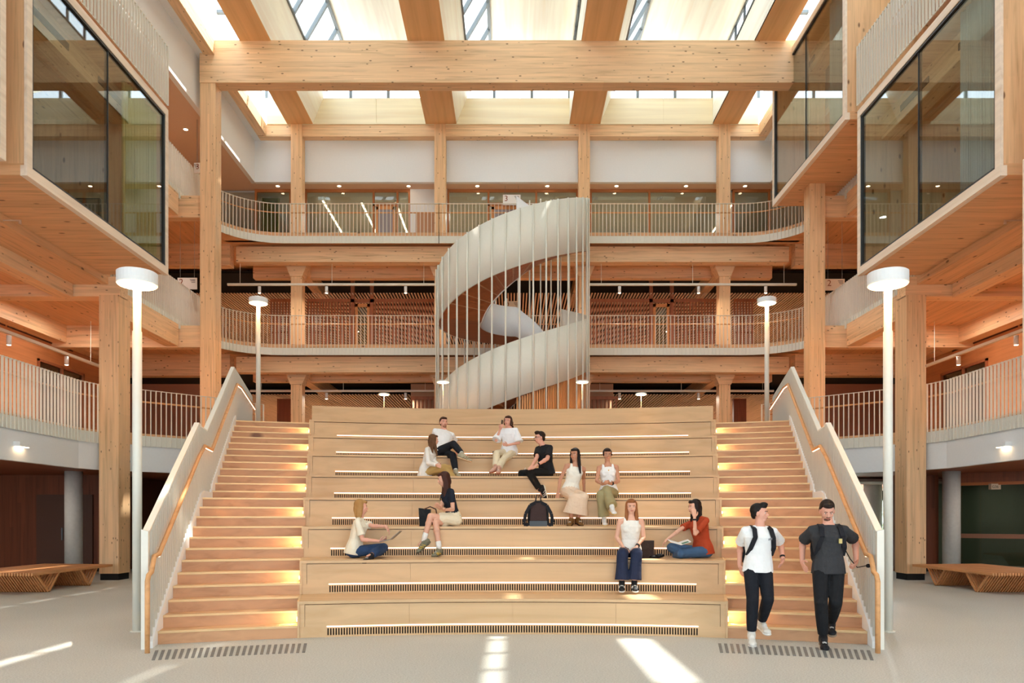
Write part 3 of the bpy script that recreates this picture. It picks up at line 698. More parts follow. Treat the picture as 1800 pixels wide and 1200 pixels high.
    pre = [(q[0], q[1]-.06, 0), (q[0], q[1]-.06, .55), (q[0], q[1]-.06, .80), (q[0], q[1]-.03, .87), (q[0]+s*.01, q[1]+.06, .90), (h0[0], h0[1]-.12, h0[2]-.02)]
    pre = [(p[0]+(0), p[1], p[2]) for p in pre]
    hd = obj('handrail', MB().tube(pre+hp, .028, 10), railW, bl, True)
    lg = MB()
    for a, b in zip(hp[:-1], hp[1:]):
        lg.bar((a[0], a[1], a[2]-.032), (b[0], b[1], b[2]-.032), .018, .008)
    obj('led_strip', lg, pm('led_handrail', (255, 226, 206), emit=5, ecol=(255, 196, 160)), hd)
    br = MB()
    for R in [11.6+.9*i for i in range(14)]:
        if 14.7 < R < 15.7: continue
        br.tube([bp(R, prof(R)-.36, -.10), bp(R, prof(R)-.42, -.07), bp(R, prof(R)-.42, 0)], .008, 5)
    obj('rail_brackets', br, wmet, bl)
    # tactile strip
    tx = MB()
    for i in range(25):
        a = s*(A0-.008+1.6/10.7*i/24)
        for j in range(11):
            R0 = 10.32+.06*j; tx.arc(R0, R0+.042, min(a-.0016, a+.0016), max(a-.0016, a+.0016), 0, .006, 1, (0, CY))
    single('tactile_strip', tx, pm('tactile_grey', (120, 118, 114), .5, .3), 'strip of raised metal warning studs on the floor in front of the %s stair' % sn, 'floor strip')
# =================================================================== rear third floor: glazed rooms
def X_(px, Y): return (px-901)*Y/F
ZG = 28.6
amb = pm('window_timber', (178, 112, 62), .5)
bays = [(-9.6, X_(512, ZG)-.0), (X_(536, ZG), X_(721, ZG)), (X_(786, ZG), X_(1016, ZG)), (X_(1037, ZG), X_(1263, ZG)), (X_(1288, ZG), 9.6)]
k = 18
for bi, (a, b) in enumerate(bays):
    fr = MB(); fr.box(a, b, ZG, ZG+.08, 13.68, 13.78); fr.box(a, b, ZG, ZG+.08, L3, L3+.06)
    div = [a, b-.07]
    if bi == 1: div += [X_(655, ZG), X_(697, ZG)]
    if bi == 2: div += [X_(857, ZG), X_(941, ZG)]
    if bi == 3: div += [X_(1140, ZG)]
    for x in div: fr.box(x, x+.07, ZG-.01, ZG+.09, L3, 13.78)
    if bi in (1, 2):
        x0, x1 = div[2], div[3]; fr.box(x0, x1, ZG-.01, ZG+.09, 13.15, 13.27)
    wf = struct('window_%d' % k, fr, amb); k += 1
    struct('pane', MB().box(a+.05, b-.05, ZG+.03, ZG+.045, L3+.05, 13.7), glw, wf)
for n, (x0, x1) in enumerate(((X_(658, ZG), X_(697, ZG)), (X_(862, ZG), X_(938, ZG)))):
    d = struct('door_%d' % (n+2), MB().box(x0+.04, x0+.14, ZG-.02, ZG+.02, L3, 13.12).box(x1-.14, x1-.04, ZG-.02, ZG+.02, L3, 13.12).box(x0+.04, x1-.04, ZG-.02, ZG+.02, 13.02, 13.14).box(x0+.04, x1-.04, ZG-.02, ZG+.02, L3, L3+.2), wood('door_amber', (216, 150, 92), 'Z'))
    struct('door_leaf', MB().box(x0+.14, x1-.14, ZG-.005, ZG+.01, L3+.2, 13.02), pm('door_glass_tint', (150, 142, 146), .3), d)
struct('wall_third_rear', MB().box(X_(721, ZG), X_(786, ZG), ZG, ZG+.1, L3, 13.78), white)
single('notice_board', MB().box(X_(731, ZG), X_(764, ZG), ZG-.06, ZG-.005, L3+.0, 12.86), pm('pin_board', (196, 150, 116), .9), 'tan pin board on the white wall behind the third-floor rear balustrade', 'notice board')
struct('wall_rooms_rear', MB().box(-13.7, 13.7, 34, 34.1, L3, 13.78), pm('room_grey', (176, 188, 190), .8))
struct('ceiling_rooms_rear', MB().box(-13.7, 13.7, 28.7, 34, 13.70, 13.76), pm('room_ceiling', (182, 190, 190), .8))
o = MB(); n = 60; x0, x1 = -9.5, X_(492, 29.2)
for i in range(n):
    a, b = x0+(x1-x0)*i/n, x0+(x1-x0)*(i+1)/n
    o.quad((a, 29.1+.06*math.sin(i*1.3), L3+.02), (b, 29.1+.06*math.sin((i+1)*1.3), L3+.02), (b, 29.1+.06*math.sin((i+1)*1.3), 13.66), (a, 29.1+.06*math.sin(i*1.3), 13.66))
single('curtain', o, pm('moss_cloth', (128, 136, 76), .9), 'moss green curtain behind the leftmost glazing of the third-floor rear rooms', 'curtain', smooth=True)
linM = pm('linear_glow', (255, 236, 210), emit=9, ecol=(255, 222, 186))
rootl = None
for px, y0, nm in ((560, 29.2, 'left'), (628, 29.4, 'second from left'), (690, 29.4, 'third from left'), (1300, 29.6, 'right')):
    t = thing('linear_light', 'slim glowing linear light receding into the third-floor rear rooms, %s one' % nm, 'light', (X_(px, 28.6), y0+1.4, 13.62))
    x = X_(px, 28.6)
    obj('housing', MB().box(x-.04, x+.04, y0, y0+3.6, 13.62, 13.70), wmet, t); obj('diffuser', MB().box(x-.03, x+.03, y0+.05, y0+3.55, 13.60, 13.62), linM, t)
# recessed downlights -----------------------------------------------------------
def downlight(x, y, z, label, group=None):
    t = thing('downlight', label, 'light', (x, y, z), group)
    obj('trim_ring', MB().lathe([(.085, -.012), (.085, 0)], (x, y, z), 14), white, t)
    obj('lens', MB().lathe([(.06, -.016), (.06, -.012)], (x, y, z), 12), spotE, t)
    return t
nm = ['first', 'second', 'third', 'fourth', 'fifth', 'sixth', 'seventh', 'eighth']
for i, px in enumerate((488, 596, 718, 839, 962, 1084, 1206, 1310)):
    downlight(X_(px, 28.3), 28.32, 13.78, 'recessed downlight in the soffit above the third-floor rear balcony, %s from the left' % nm[i])
downlight(-10.3, 24.2, 13.78, 'recessed downlight in the third-floor soffit between left glazed box and tall column')
area((0, 31, 13.7), 16, 300, (.95, 1, 1), sy=4); area((-11.5, 22, 13.78), 2, 60, sy=8); area((11.5, 22, 13.78), 2, 60, sy=8)
# =================================================================== rear second and first floor: slat screens and slat ceilings
def slat_ceiling(nm_, z, x0, x1, y0, y1, label, pitch=.12, light=True):
    t = thing('slat_ceiling', label, 'ceiling slats', ((x0+x1)/2, (y0+y1)/2, z))
    m = MB(); n = int((x1-x0)/pitch)
    for i in range(n): m.box(x0+pitch*i, x0+pitch*i+.055, y0, y1, z-.015, z+.015)
    obj('slats', m, wood('slat_pale', (214, 188, 162), 'Y'), t)
    return t
slat_ceiling('a', 10.20, -17, 17, 29.6, 44, 'timber slat ceiling running back over the second-floor rear rooms')
slat_ceiling('b', 6.30, -17, 17, 29.6, 44, 'timber slat ceiling running back over the first-floor rear rooms')
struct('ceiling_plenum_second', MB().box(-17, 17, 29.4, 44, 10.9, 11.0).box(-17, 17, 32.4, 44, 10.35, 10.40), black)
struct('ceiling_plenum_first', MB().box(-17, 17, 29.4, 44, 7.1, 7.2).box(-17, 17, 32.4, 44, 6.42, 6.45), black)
pl = pm('far_wall', (214, 208, 196), .8)
struct('wall_far_second', MB().box(-17, 17, 40, 40.1, L2, 10.3), pl); struct('wall_far_first', MB().box(-17, 17, 40, 40.1, L1, 6.4), pl)
def screen(px0, px1, zb, zt, Y, label, pitch=.115):
    a, b = X_(px0, Y), X_(px1, Y); t = thing('slat_screen', label, 'screen', ((a+b)/2, Y, zb)); m = MB(); n = int((b-a)/pitch)
    for i in range(n+1): m.box(a+pitch*i, a+pitch*i+.058, Y, Y+.08, zb, zt)
    obj('slats', m, redS, t); obj('frame_rails', MB().box(a, b+.09, Y-.02, Y+.02, zt-.07, zt+.05).box(a, b, Y+.05, Y+.09, zb+1.2, zb+1.26), redS, t)
    return t
ZS = 29.9
screen(475, 515, L2, 10.02, ZS, 'narrow vertical timber slat screen left of the first rear column on the second floor')
screen(597, 617, L2, 10.02, ZS, 'narrow timber slat screen left of the amber-framed door on the second floor') if False else None
screen(540, 616, L2, 10.02, ZS, 'vertical timber slat screen between the first rear column and the glazed door, second floor left')
screen(658, 766, L2, 10.02, ZS, 'vertical timber slat screen left of the spiral stair on the second floor')
screen(1037, 1139, L2, 10.02, ZS, 'vertical timber slat screen right of the spiral stair on the second floor')
screen(1186, 1262, L2, 10.02, ZS, 'vertical timber slat screen between the glazed door and the last rear column, second floor right')
screen(1290, 1325, L2, 10.02, ZS, 'narrow vertical timber slat screen right of the last rear column on the second floor')
for n, (a, b) in enumerate(((617, 657), (1141, 1184))):
    x0, x1 = X_(a, ZS), X_(b, ZS)
    d = struct('door_%d' % (4+n), MB().box(x0, x0+.14, ZS-.06, ZS+.06, L2, 11.1).box(x1-.14, x1, ZS-.06, ZS+.06, L2, 11.1).box(x0, x1, ZS-.06, ZS+.06, 9.92, 10.05), redS)
    struct('door_leaf', MB().box(x0+.16, x0+.26, ZS, ZS+.05, L2+.3, 9.88).box(x1-.26, x1-.16, ZS, ZS+.05, L2+.3, 9.88).box(x0+.16, x1-.16, ZS, ZS+.05, 9.76, 9.88).box(x0+.16, x1-.16, ZS, ZS+.05, L2+.2, L2+.5), wood('door_amber', (216, 150, 92), 'Z'), d)
    struct('pane', MB().box(x0+.26, x1-.26, ZS+.02, ZS+.03, L2+.5, 9.76), glw, d)
# first floor rear: low solid boxes and screens just above the seating back
struct('wall_first_core_left', MB().box(X_(722, 29), X_(766, 29), 29.0, 29.2, L1, 6.6), pm('plaster_brown', (178, 140, 112), .9))
struct('wall_first_core_right', MB().box(X_(1037, 29), X_(1078, 29), 29.0, 29.2, L1, 6.6), pm('plaster_brown', (178, 140, 112), .9))
struct('wall_first_room_left', MB().box(X_(487, 30), X_(512, 30), 30.0, 30.2, L1, 6.2), redW); struct('wall_first_room_right', MB().box(X_(1290, 30), X_(1312, 30), 30.0, 30.2, L1, 6.2), redW)
screen(722, 768, L1, 6.05, 28.8, 'short brown slat screen behind the seating, left of the spiral stair', .14)
screen(1036, 1082, L1, 6.05, 28.8, 'short brown slat screen behind the seating, right of the spiral stair', .14)
for z, p in ((10.15, 340), (6.25, 520)):
    area((-9.5, 35.5, z), 9, p, sy=8); area((9.5, 35.5, z), 9, p, sy=8); area((0, 35.5, z), 7, p*.5, sy=8)
# added fill lights for side corridors and glazed boxes
for s in (-1, 1):
    area((s*12.2, 16, 7.2), 2.0, 60, sy=12); area((s*12.2, 21.5, 7.2), 2.0, 40, sy=4)
    area((s*12.0, 21.5, 11.1), 2.5, 50, sy=4); area((s*12.4, 17, 2.74), 3, 40, sy=7)
    area((s*11.6, 16, 11.2), 2.4, 380, (1, .93, .82), sy=5)
area((11.6, 21.8, 15.2), 2.4, 380, (1, .93, .82), sy=4.4)
# =================================================================== track lights
def track(p0, p1, spots, label, z, ztop):
    a, b = Vector(p0+(z,)), Vector(p1+(z,)); t = thing('track_light', label, 'light', tuple((a+b)/2))
    obj('rail', MB().bar(a, b, .09, .07), wmet, t)
    for f in (.06, .5, .94): p = a.lerp(b, f); obj('hanger_rod', MB().tube([p, (p.x, p.y, ztop)], .008, 5), wmet, t)
    for f in spots:
        p = a.lerp(b, f); q = obj('spot_head', MB().lathe([(.055, -.30), (.055, -.07)], p, 12), white, t, True)
        obj('lens', MB().lathe([(.045, -.305), (.045, -.30)], p, 10), spotE, q)
        l = bpy.data.lights.new('track_spot', 'AREA'); l.shape = 'DISK'; l.size = .08; l.energy = 34; l.color = (1, .86, .7)
        lo_ = bpy.data.objects.new('track_spot', l); COL.objects.link(lo_); lo_.location = p+Vector((0, 0, -.31))
for z, fl, xs in ((9.65, 'second', (456, 574, 713)), (5.82, 'first', (574, 713))):
    Y = 27.15 if fl == 'second' else 28.85
    z_ = 1.5+(912-(500 if fl == 'second' else 687))*Y/F
    l0, l1 = X_(400 if fl == 'second' else 440, Y), X_(767, Y)
    track((l0, Y), (l1, Y), [(X_(p, Y)-l0)/(l1-l0) for p in xs], 'white ceiling track with small cylinder spots above the %s-floor rear, left of the spiral' % fl, z_, 10.52 if fl == 'second' else 6.63)
    l0, l1 = X_(1035, Y), X_(1400 if fl == 'second' else 1360, Y)
    track((l0, Y), (l1, Y), [(X_(1802-p, Y)-l0)/(l1-l0) for p in xs], 'white ceiling track with small cylinder spots above the %s-floor rear, right of the spiral' % fl, z_, 10.52 if fl == 'second' else 6.63)
for s in (-1, 1): track((s*12.3, 12.9), (s*12.3, 23.0), (.1, .32, .58, .82), 'white ceiling track with cylinder spots over the %s first-floor walkway' % SIDE[s], 6.05, 7.27)
# =================================================================== spiral stair
SX, SY, SR = 0.0, 24.2, 2.37
def Hs(t):
    if t < -1.43: return L1
    if t < 3.0: return L1+(t+1.43)*.857
    if t < 5.05: return 7.5+(t-3.0)*.06
    return 7.62+(t-5.05)*.83
def sp(r, t, z): return (SX+r*math.sin(t), SY-r*math.cos(t), z)
sps = thing('spiral_stair', 'white spiral staircase wound inside a ring of thin vertical rods, behind the seating', 'stairs', (SX, SY, L1))
def ribbon(r0, r1, t0, t1, fb, ft, n):
    m = MB(); b = len(m.v)
    for i in range(n+1):
        t = t0+(t1-t0)*i/n; zb, zt = fb(t), ft(t)
        m.v += [sp(r0, t, zb), sp(r1, t, zb), sp(r1, t, zt), sp(r0, t, zt)]
    for i in range(n):
        q = 4*i; r = q+4
        m.f += [(q, q+1, r+1, r), (q+1, q+2, r+2, r+1), (q+2, q+3, r+3, r+2), (q+3, q, r, r+3)]
    m.f += [(0, 3, 2, 1), (4*n, 4*n+1, 4*n+2, 4*n+3)]
    return m
TE = 9.3
for ta, tb in ((-1.43, 2.35), (3.65, TE-.5)):
    obj('outer_ribbon', ribbon(SR-.05, SR, ta, tb, lambda t: max(L1, Hs(t)), lambda t: min(Hs(t)+1.62, 12.6), 110), wmet, sps, True)
obj('inner_ribbon', ribbon(.98, 1.03, -1.0, TE, lambda t: max(L1, Hs(t)-.02), lambda t: min(Hs(t)+.95, 12.2), 150), white, sps, True)
obj('soffit', ribbon(1.03, SR-.05, -1.2, TE, lambda t: Hs(t), lambda t: Hs(t)+.12, 200), wood('soffit_cherry', (176, 104, 62), 'X', dark=.8, grain=4), sps)
stp = MB(); n = 46
for i in range(n):
    t0 = -1.3+(TE+1.3)*i/n; t1 = -1.3+(TE+1.3)*(i+1)/n; z = Hs(t0)+.34
    a = [sp(1.03, t0, z-.17), sp(SR-.05, t0, z-.17), sp(SR-.05, t1, z-.17), sp(1.03, t1, z-.17)]; stp.hull8(a, [(p[0], p[1], z) for p in a])
obj('steps', stp, stepW, sps)
nr = 38
for i in range(nr):
    t = -math.pi+2*math.pi*(i+.5)/nr; top = min(Hs(t+2*math.pi)+1.62, 12.5)
    obj('rod', MB().tube([sp(SR+.03, t, L1), sp(SR+.03, t, top)], .026, 7), wmet, sps, True)
cl = MB(); n = 90
for i in range(n):
    t = .05+2.9*i/n; cl.hull8([sp(SR-.16, t, L1), sp(SR-.10, t, L1), sp(SR-.10, t+.022, L1), sp(SR-.16, t+.022, L1)], [sp(SR-.16, t, Hs(t)), sp(SR-.10, t, Hs(t)), sp(SR-.10, t+.022, Hs(t)), sp(SR-.16, t+.022, Hs(t))])
obj('slat_cladding', cl, wood('slat_honey', (214, 152, 96), 'Z'), sps)
# curved wire-thin timber seats around the foot of the spiral
for s in (-1, 1):
    m = MB()
    for j in range(5):
        R = 3.0+.10*j; z = 4.52-.02*j
        m.tube([sp(R, s*(.22+1.1*i/16), z) for i in range(17)], .014, 5)
    for i in range(6):
        t = s*(.22+1.1*i/5); m.tube([sp(3.0, t, 4.52), sp(3.4, t, 4.44)], .012, 5); m.tube([sp(3.2, t, 4.5), sp(3.2, t, L1)], .012, 5)
    single('curved_bench', m, pm('copper_slat', (206, 140, 98), .5), 'thin curved slatted bench around the foot of the spiral stair, %s half' % SIDE[s], 'bench')
# =================================================================== lamp posts
def lamp(x, y, z0, H, r, rd, label, h=.15, E=True, power=0):
    t = thing('lamp_post', label, 'lamp', (x, y, z0))
    obj('pole', MB().lathe([(r, z0), (r, H-.55*h/.15), (r*.85, H-.54*h/.15), (r*.85, H)], (x, y, 0), 16), wmet, t, True)
    hd = obj('lamp_head', MB().lathe([(rd-.03, H), (rd, H+.005), (rd, H+h-.01), (rd-.015, H+h), (.001, H+h)], (x, y, 0), 32), white, t)
    obj('diffuser', MB().lathe([(rd-.02, H-.006), (.001, H-.006)], (x, y, 0), 28), lampE, hd)
    obj('base_plate', MB().lathe([(r*1.5, z0), (r*1.5, z0+.012)], (x, y, 0), 16), wmet, t)
    return t
for s in (-1, 1):
    lamp(s*5.01, 10.25, 0, 4.62, .06, .255, 'tall white lamp post with a glowing disc head beside the foot of the %s stair' % SIDE[s], .17)
    lamp(s*7.2, 21.75, L1, 7.6, .065, .26, 'white lamp post with glowing disc head at the top of the %s stair' % SIDE[s], .15)
    lamp(s*1.92, 21.2, L1, 5.27, .012, .175, 'small white disc lamp on thin stem, directly before the %s edge of the spiral' % SIDE[s], .04)
    lamp(s*3.9, 23.3, L1, 5.27, .012, .17, 'small white disc lamp on thin stem, standing clear of the spiral, %s one' % SIDE[s], .04)
    t = thing('wall_light', 'small white half-round wall light on the %s fascia wall' % SIDE[s], 'light', (s*10.36, 16.2, 3.0))
    obj('housing', MB().box(s*10.26, s*10.40, 16.0, 16.35, 3.02, 3.12), white, t); obj('diffuser', MB().box(s*10.28, s*10.38, 16.02, 16.33, 3.01, 3.02), lampE, t)
# =================================================================== slatted benches
for s in (-1, 1):
    t = thing('slatted_bench', 'low timber slat bench on zigzag legs on the %s, %s' % (SIDE[s], 'dappled with sunlight' if s < 0 else 'in front of the glazed room'), 'bench', (s*10.5, 16.7, 0))
    top = MB(); n = 32; zt = .43
    for i in range(n):
        x = 9.5+.056*i; top.box(s*x, s*(x+.034), 15.2, 18.25+.008*i, zt-.055, zt)
    obj('seat_slats', top, wood('bench_slat', (216, 152, 98), 'Y'), t)
    for y0, yb, y1 in ((15.36, 15.80, 16.22), (16.92, 17.32, 17.68)):
        v = MB()
        for i in range(n):
            x = 9.5+.056*i; xx = (s*(x+.036), s*(x+.054)) 
            for a, b in ((y0, yb), (y1, yb)):
                w_ = .03 if a < b else -.03
                v.hull8([(xx[0], b-.03, 0), (xx[1], b-.03, 0), (xx[1], b+.03, 0), (xx[0], b+.03, 0)], [(xx[0], a-.03, zt-.0), (xx[1], a-.03, zt-.0), (xx[1], a+.03, zt-.0), (xx[0], a+.03, zt-.0)])
        obj('leg_frame', v, wood('bench_slat', (216, 152, 98), 'Y'), t)
# =================================================================== signs
RF = Matrix.Rotation(math.pi/2, 3, 'X')
inkB = pm('sign_ink', (150, 84, 50), .8); ink2 = pm('sign_ink_dark', (60, 54, 50), .8)
def sign(px0, py0, px1, py1, Y, s, label, ztop, c=(244, 240, 234)):
    a, b = W(px0, py1, Y), W(px1, py0, Y); t = thing('wayfinding_sign', label, 'sign', ((a.x+b.x)/2, Y, a.z))
    obj('board', MB().box(a.x, b.x, Y, Y+.03, a.z, b.z), pm('sign_white' if c[0] > 240 else 'sign_tan', c, .7), t)
    h = b.z-a.z
    text_mesh('numeral', s, h*.75, (a.x+.05, Y-.004, b.z-.62*h), RF, inkB, t)
    for i in range(3): obj('caption_line', MB().box(b.x-(.36-.05*i)*h*1.3-.05, b.x-.05, Y-.004, Y, b.z-h*(.15+.12*i), b.z-h*(.19+.12*i)), ink2, t)
    obj('hanger', MB().tube([(a.x+.08, Y+.015, b.z), (a.x+.08, Y+.015, ztop)], .005, 4).tube([(b.x-.08, Y+.015, b.z), (b.x-.08, Y+.015, ztop)], .005, 4), grm, t)
sign(884, 342, 915, 360, 28.3, '3', 'white hanging sign with a brown 3 above the top of the spiral stair', 13.78)
sign(886, 529, 915, 549, 28.3, '2', 'tan hanging sign with a brown 2 seen through the spiral stair', 11.14, (226, 196, 164))
sign(1451, 490, 1485, 510, 23.6, '2', 'pinkish sign with a brown 2 beside the right tall column, second floor', 11.14, (226, 196, 164))
sign(312, 488, 346, 508, 23.6, '2', 'white sign with a brown 2 behind the left second-floor balustrade', 11.14)
sign(341, 286, 352, 304, 23.6, '3', 'white sign with a brown 3 beside the left tall column, third floor', 13.78)
a, b = W(1740, 860, 20.66), W(1757, 850, 20.66)
t = thing('room_sign', 'small room number sign on the ground-floor glazing at the right', 'sign', tuple(a))
obj('plate', MB().box(a.x, b.x, 20.60, 20.72, a.z, b.z), pm('sign_tan', (226, 196, 164), .7), t); text_mesh('numeral', 'G36', .1, (a.x+.02, 20.598, a.z+.04), RF, ink2, t, .001)
# sprinkler pipes under the right box and left deck
for s in (-1, 1):
    m = MB().tube([(s*9.6, 15.0, 7.33), (s*10.6, 15.0, 7.33)], .014, 6); m.tube([(s*10.0, 15.0, 7.33), (s*10.0, 15.0, 7.45)], .012, 6)
    m.lathe([(.03, -.06), (.02, 0)], (s*9.62, 15.0, 7.32), 8).lathe([(.03, -.06), (.02, 0)], (s*10.58, 15.0, 7.32), 8)
    single('sprinkler_pipe', m, pm('pipe', (206, 170, 140), .5), 'thin sprinkler pipe hanging under the %s glazed box' % SIDE[s], 'pipe')
# trees and added fill lights standing in for daylight beyond the entrance opening
rnd = random.Random(3); m = MB()
for i in range(900):
    c = Vector((12.6+rnd.random()*2.2, 30.5+rnd.random()*1.2, .5+rnd.random()*2.1)); d = Vector((rnd.uniform(-1, 1), rnd.uniform(-.4, .4), rnd.uniform(-1, 1))).normalized()*.07; e = d.orthogonal().normalized()*.04
    m.poly([tuple(c-d), tuple(c+e), tuple(c+d), tuple(c-e)])
t = thing('shrub', 'green leafy shrub outdoors, glimpsed through the gap right of the stair', 'plant', (13.7, 31, 0))
obj('foliage', m, pm('leaf', (96, 140, 70), .6), t); obj('stem', MB().tube([(13.7, 31, 0), (13.7, 31, 1.2)], .04, 6), pm('bark', (90, 70, 50), .9), t)
area((12.6, 30, 2.72), 5, 2400, (.95, .98, 1), sy=8); area((15.5, 23.2, 2.7), 3, 16, (1, .95, .8), sy=2)
# =================================================================== people
V = Vector
def etube(mb, secs, n=14):
    """closed tube through elliptical sections: (centre, side vec, front vec)"""
    base = len(mb.v)
    for c, a, b in secs:
        for k in range(n):
            t = 2*math.pi*k/n; mb.v.append(tuple(c+a*math.cos(t)+b*math.sin(t)))
    for i in range(len(secs)-1):
        for k in range(n):
            k2 = (k+1) % n; mb.f.append((base+i*n+k, base+i*n+k2, base+(i+1)*n+k2, base+(i+1)*n+k))
    mb.f.append(tuple(base+k for k in reversed(range(n)))); e = base+(len(secs)-1)*n; mb.f.append(tuple(e+k for k in range(n)))
def cap(mb, a, b, ra, rb, n=10):
    a = V(a); b = V(b)
    if (b-a).length < 1e-4: b = a+V((0, 0, 1e-3))
    mb.tube([a, b], [ra, rb], n); mb.ell(a, (ra, ra, ra), n, 6); mb.ell(b, (rb, rb, rb), n, 6)
def frameM(s, f, u): return Matrix((s, f, u)).transposed()      # columns side, front, up
def sculpt(name, mb, mat, parent, vox=.008, it=4, fac=.5):
    me = bpy.data.meshes.new(name); me.from_pydata([tuple(v) for v in mb.v], [], mb.f); me.update(); fix_normals(me)
    t = bpy.data.objects.new(name, me); COL.objects.link(t)
    m = t.modifiers.new('r', 'REMESH'); m.mode = 'VOXEL'; m.voxel_size = vox; m.use_smooth_shade = True
    m = t.modifiers.new('s', 'SMOOTH'); m.factor = fac; m.iterations = it
    dg = bpy.context.evaluated_depsgraph_get(); dg.update()
    me2 = bpy.data.meshes.new_from_object(t.evaluated_get(dg)); bpy.data.objects.remove(t); bpy.data.meshes.remove(me)
    off = V((0, 0, 0)); q = parent
    while q is not None: off += q.location; q = q.parent
    me2.transform(Matrix.Translation(-off)); me2.materials.clear(); me2.materials.append(mat); me2.name = name
    for p in me2.polygons: p.use_smooth = True
    o = bpy.data.objects.new(name, me2); COL.objects.link(o); o.parent = parent; return o
EYEP = V((0, 0, EYE))
def solve(parent, px, py, L, sg):
    """point on the pixel's ray at distance L from parent; sg -1 nearer, +1 farther"""
    d = V(((px-901)/F, 1, (912-py)/F)); k = d.length; d = d/k
    oc = EYEP-parent; b = d.dot(oc); c = oc.dot(oc)-L*L; disc = b*b-c
    t = -b+(math.sqrt(disc)*sg if disc > 0 else 0)
    p = EYEP+d*t
    if sg == 0 and disc > 0:
        p = EYEP+d*(-b)
        if (p-parent).length < .8*L: p = EYEP+d*(-b-math.sqrt(disc))
        return p
    if disc <= 0:
        p = EYEP+d*(-b); v = p-parent; p = parent+v.normalized()*L if v.length > 1e-5 else p
    return p
def hand(mb, w, d, nrm, k, curl=.35, thumb=1):
    """palm, four unequal bent fingers and a thumb leaving the palm's side"""
    d = d.normalized(); n = (nrm-d*nrm.dot(d))
    n = n.normalized() if n.length > .05 else d.orthogonal().normalized()
    s = d.cross(n).normalized()
    M = frameM(s, n, d)
    mb.ell(w+d*.045*k, (.040*k, .016*k, .052*k), 12, 8, M)
    cap(mb, w-d*.01, w+d*.03*k, .024*k, .026*k)
    for i, (o, L) in enumerate(((-.030, .062), (-.010, .072), (.010, .068), (.028, .054))):
        b = w+d*.085*k+s*o*k; a1 = curl*.8; a2 = curl*1.9
        m1 = b+(d*math.cos(a1)+n*math.sin(a1))*L*.5*k+s*o*.12*k; m2 = m1+(d*math.cos(a2)+n*math.sin(a2))*L*.5*k
        cap(mb, b-d*.012*k, m1, .0092*k, .0086*k, 8); cap(mb, m1, m2, .0086*k, .0078*k, 8)
    tb = w+d*.025*k+s*(-.034*thumb)*k; t1 = tb+(d*.7+s*(-.65*thumb)+n*.3)*.042*k; t2 = t1+(d*.9+s*(-.2*thumb)+n*.35)*.032*k
    cap(mb, tb, t1, .0125*k, .0105*k, 8); cap(mb, t1, t2, .0105*k, .0088*k, 8)
def head_axes(yaw, pitch=0, roll=0):
    y = math.radians(yaw); p = math.radians(pitch)
    f = V((math.sin(y)*math.cos(p), -math.cos(y)*math.cos(p), -math.sin(p)))
    a = V((math.cos(y), math.sin(y), 0)); u = a.cross(f)*-1
    if u.z < 0: u = -u
    if roll:
        R = Matrix.Rotation(math.radians(roll), 3, f); a = R @ a; u = R @ u
    return f.normalized(), a.normalized(), u.normalized()
SKINS = {'light': (224, 172, 146), 'tan': (196, 140, 110), 'pink': (226, 166, 142), 'brown': (176, 120, 90)}
def cloth(name, c, rough=.85):
    if name in MATS: return MATS[name]
    m = pm(name, c, rough, noise=.05, nscale=9, spec=.2)
    nt = m.node_tree; b = nt.nodes['Principled BSDF']; n = nt.nodes.new('ShaderNodeTexNoise'); n.inputs['Scale'].default_value = 14; n.inputs['Detail'].default_value = 2
    tc = nt.nodes.new('ShaderNodeTexCoord'); nt.links.new(tc.outputs['Object'], n.inputs[0])
    bp_ = nt.nodes.new('ShaderNodeBump'); bp_.inputs['Strength'].default_value = .6; bp_.inputs['Distance'].default_value = .03
    nt.links.new(n.outputs['Fac'], bp_.inputs['Height']); nt.links.new(bp_.outputs[0], b.inputs['Normal'])
    return m
def skinmat(kind):
    m = pm('skin_'+kind, SKINS[kind], .5, noise=.03, nscale=8, spec=.3); return m
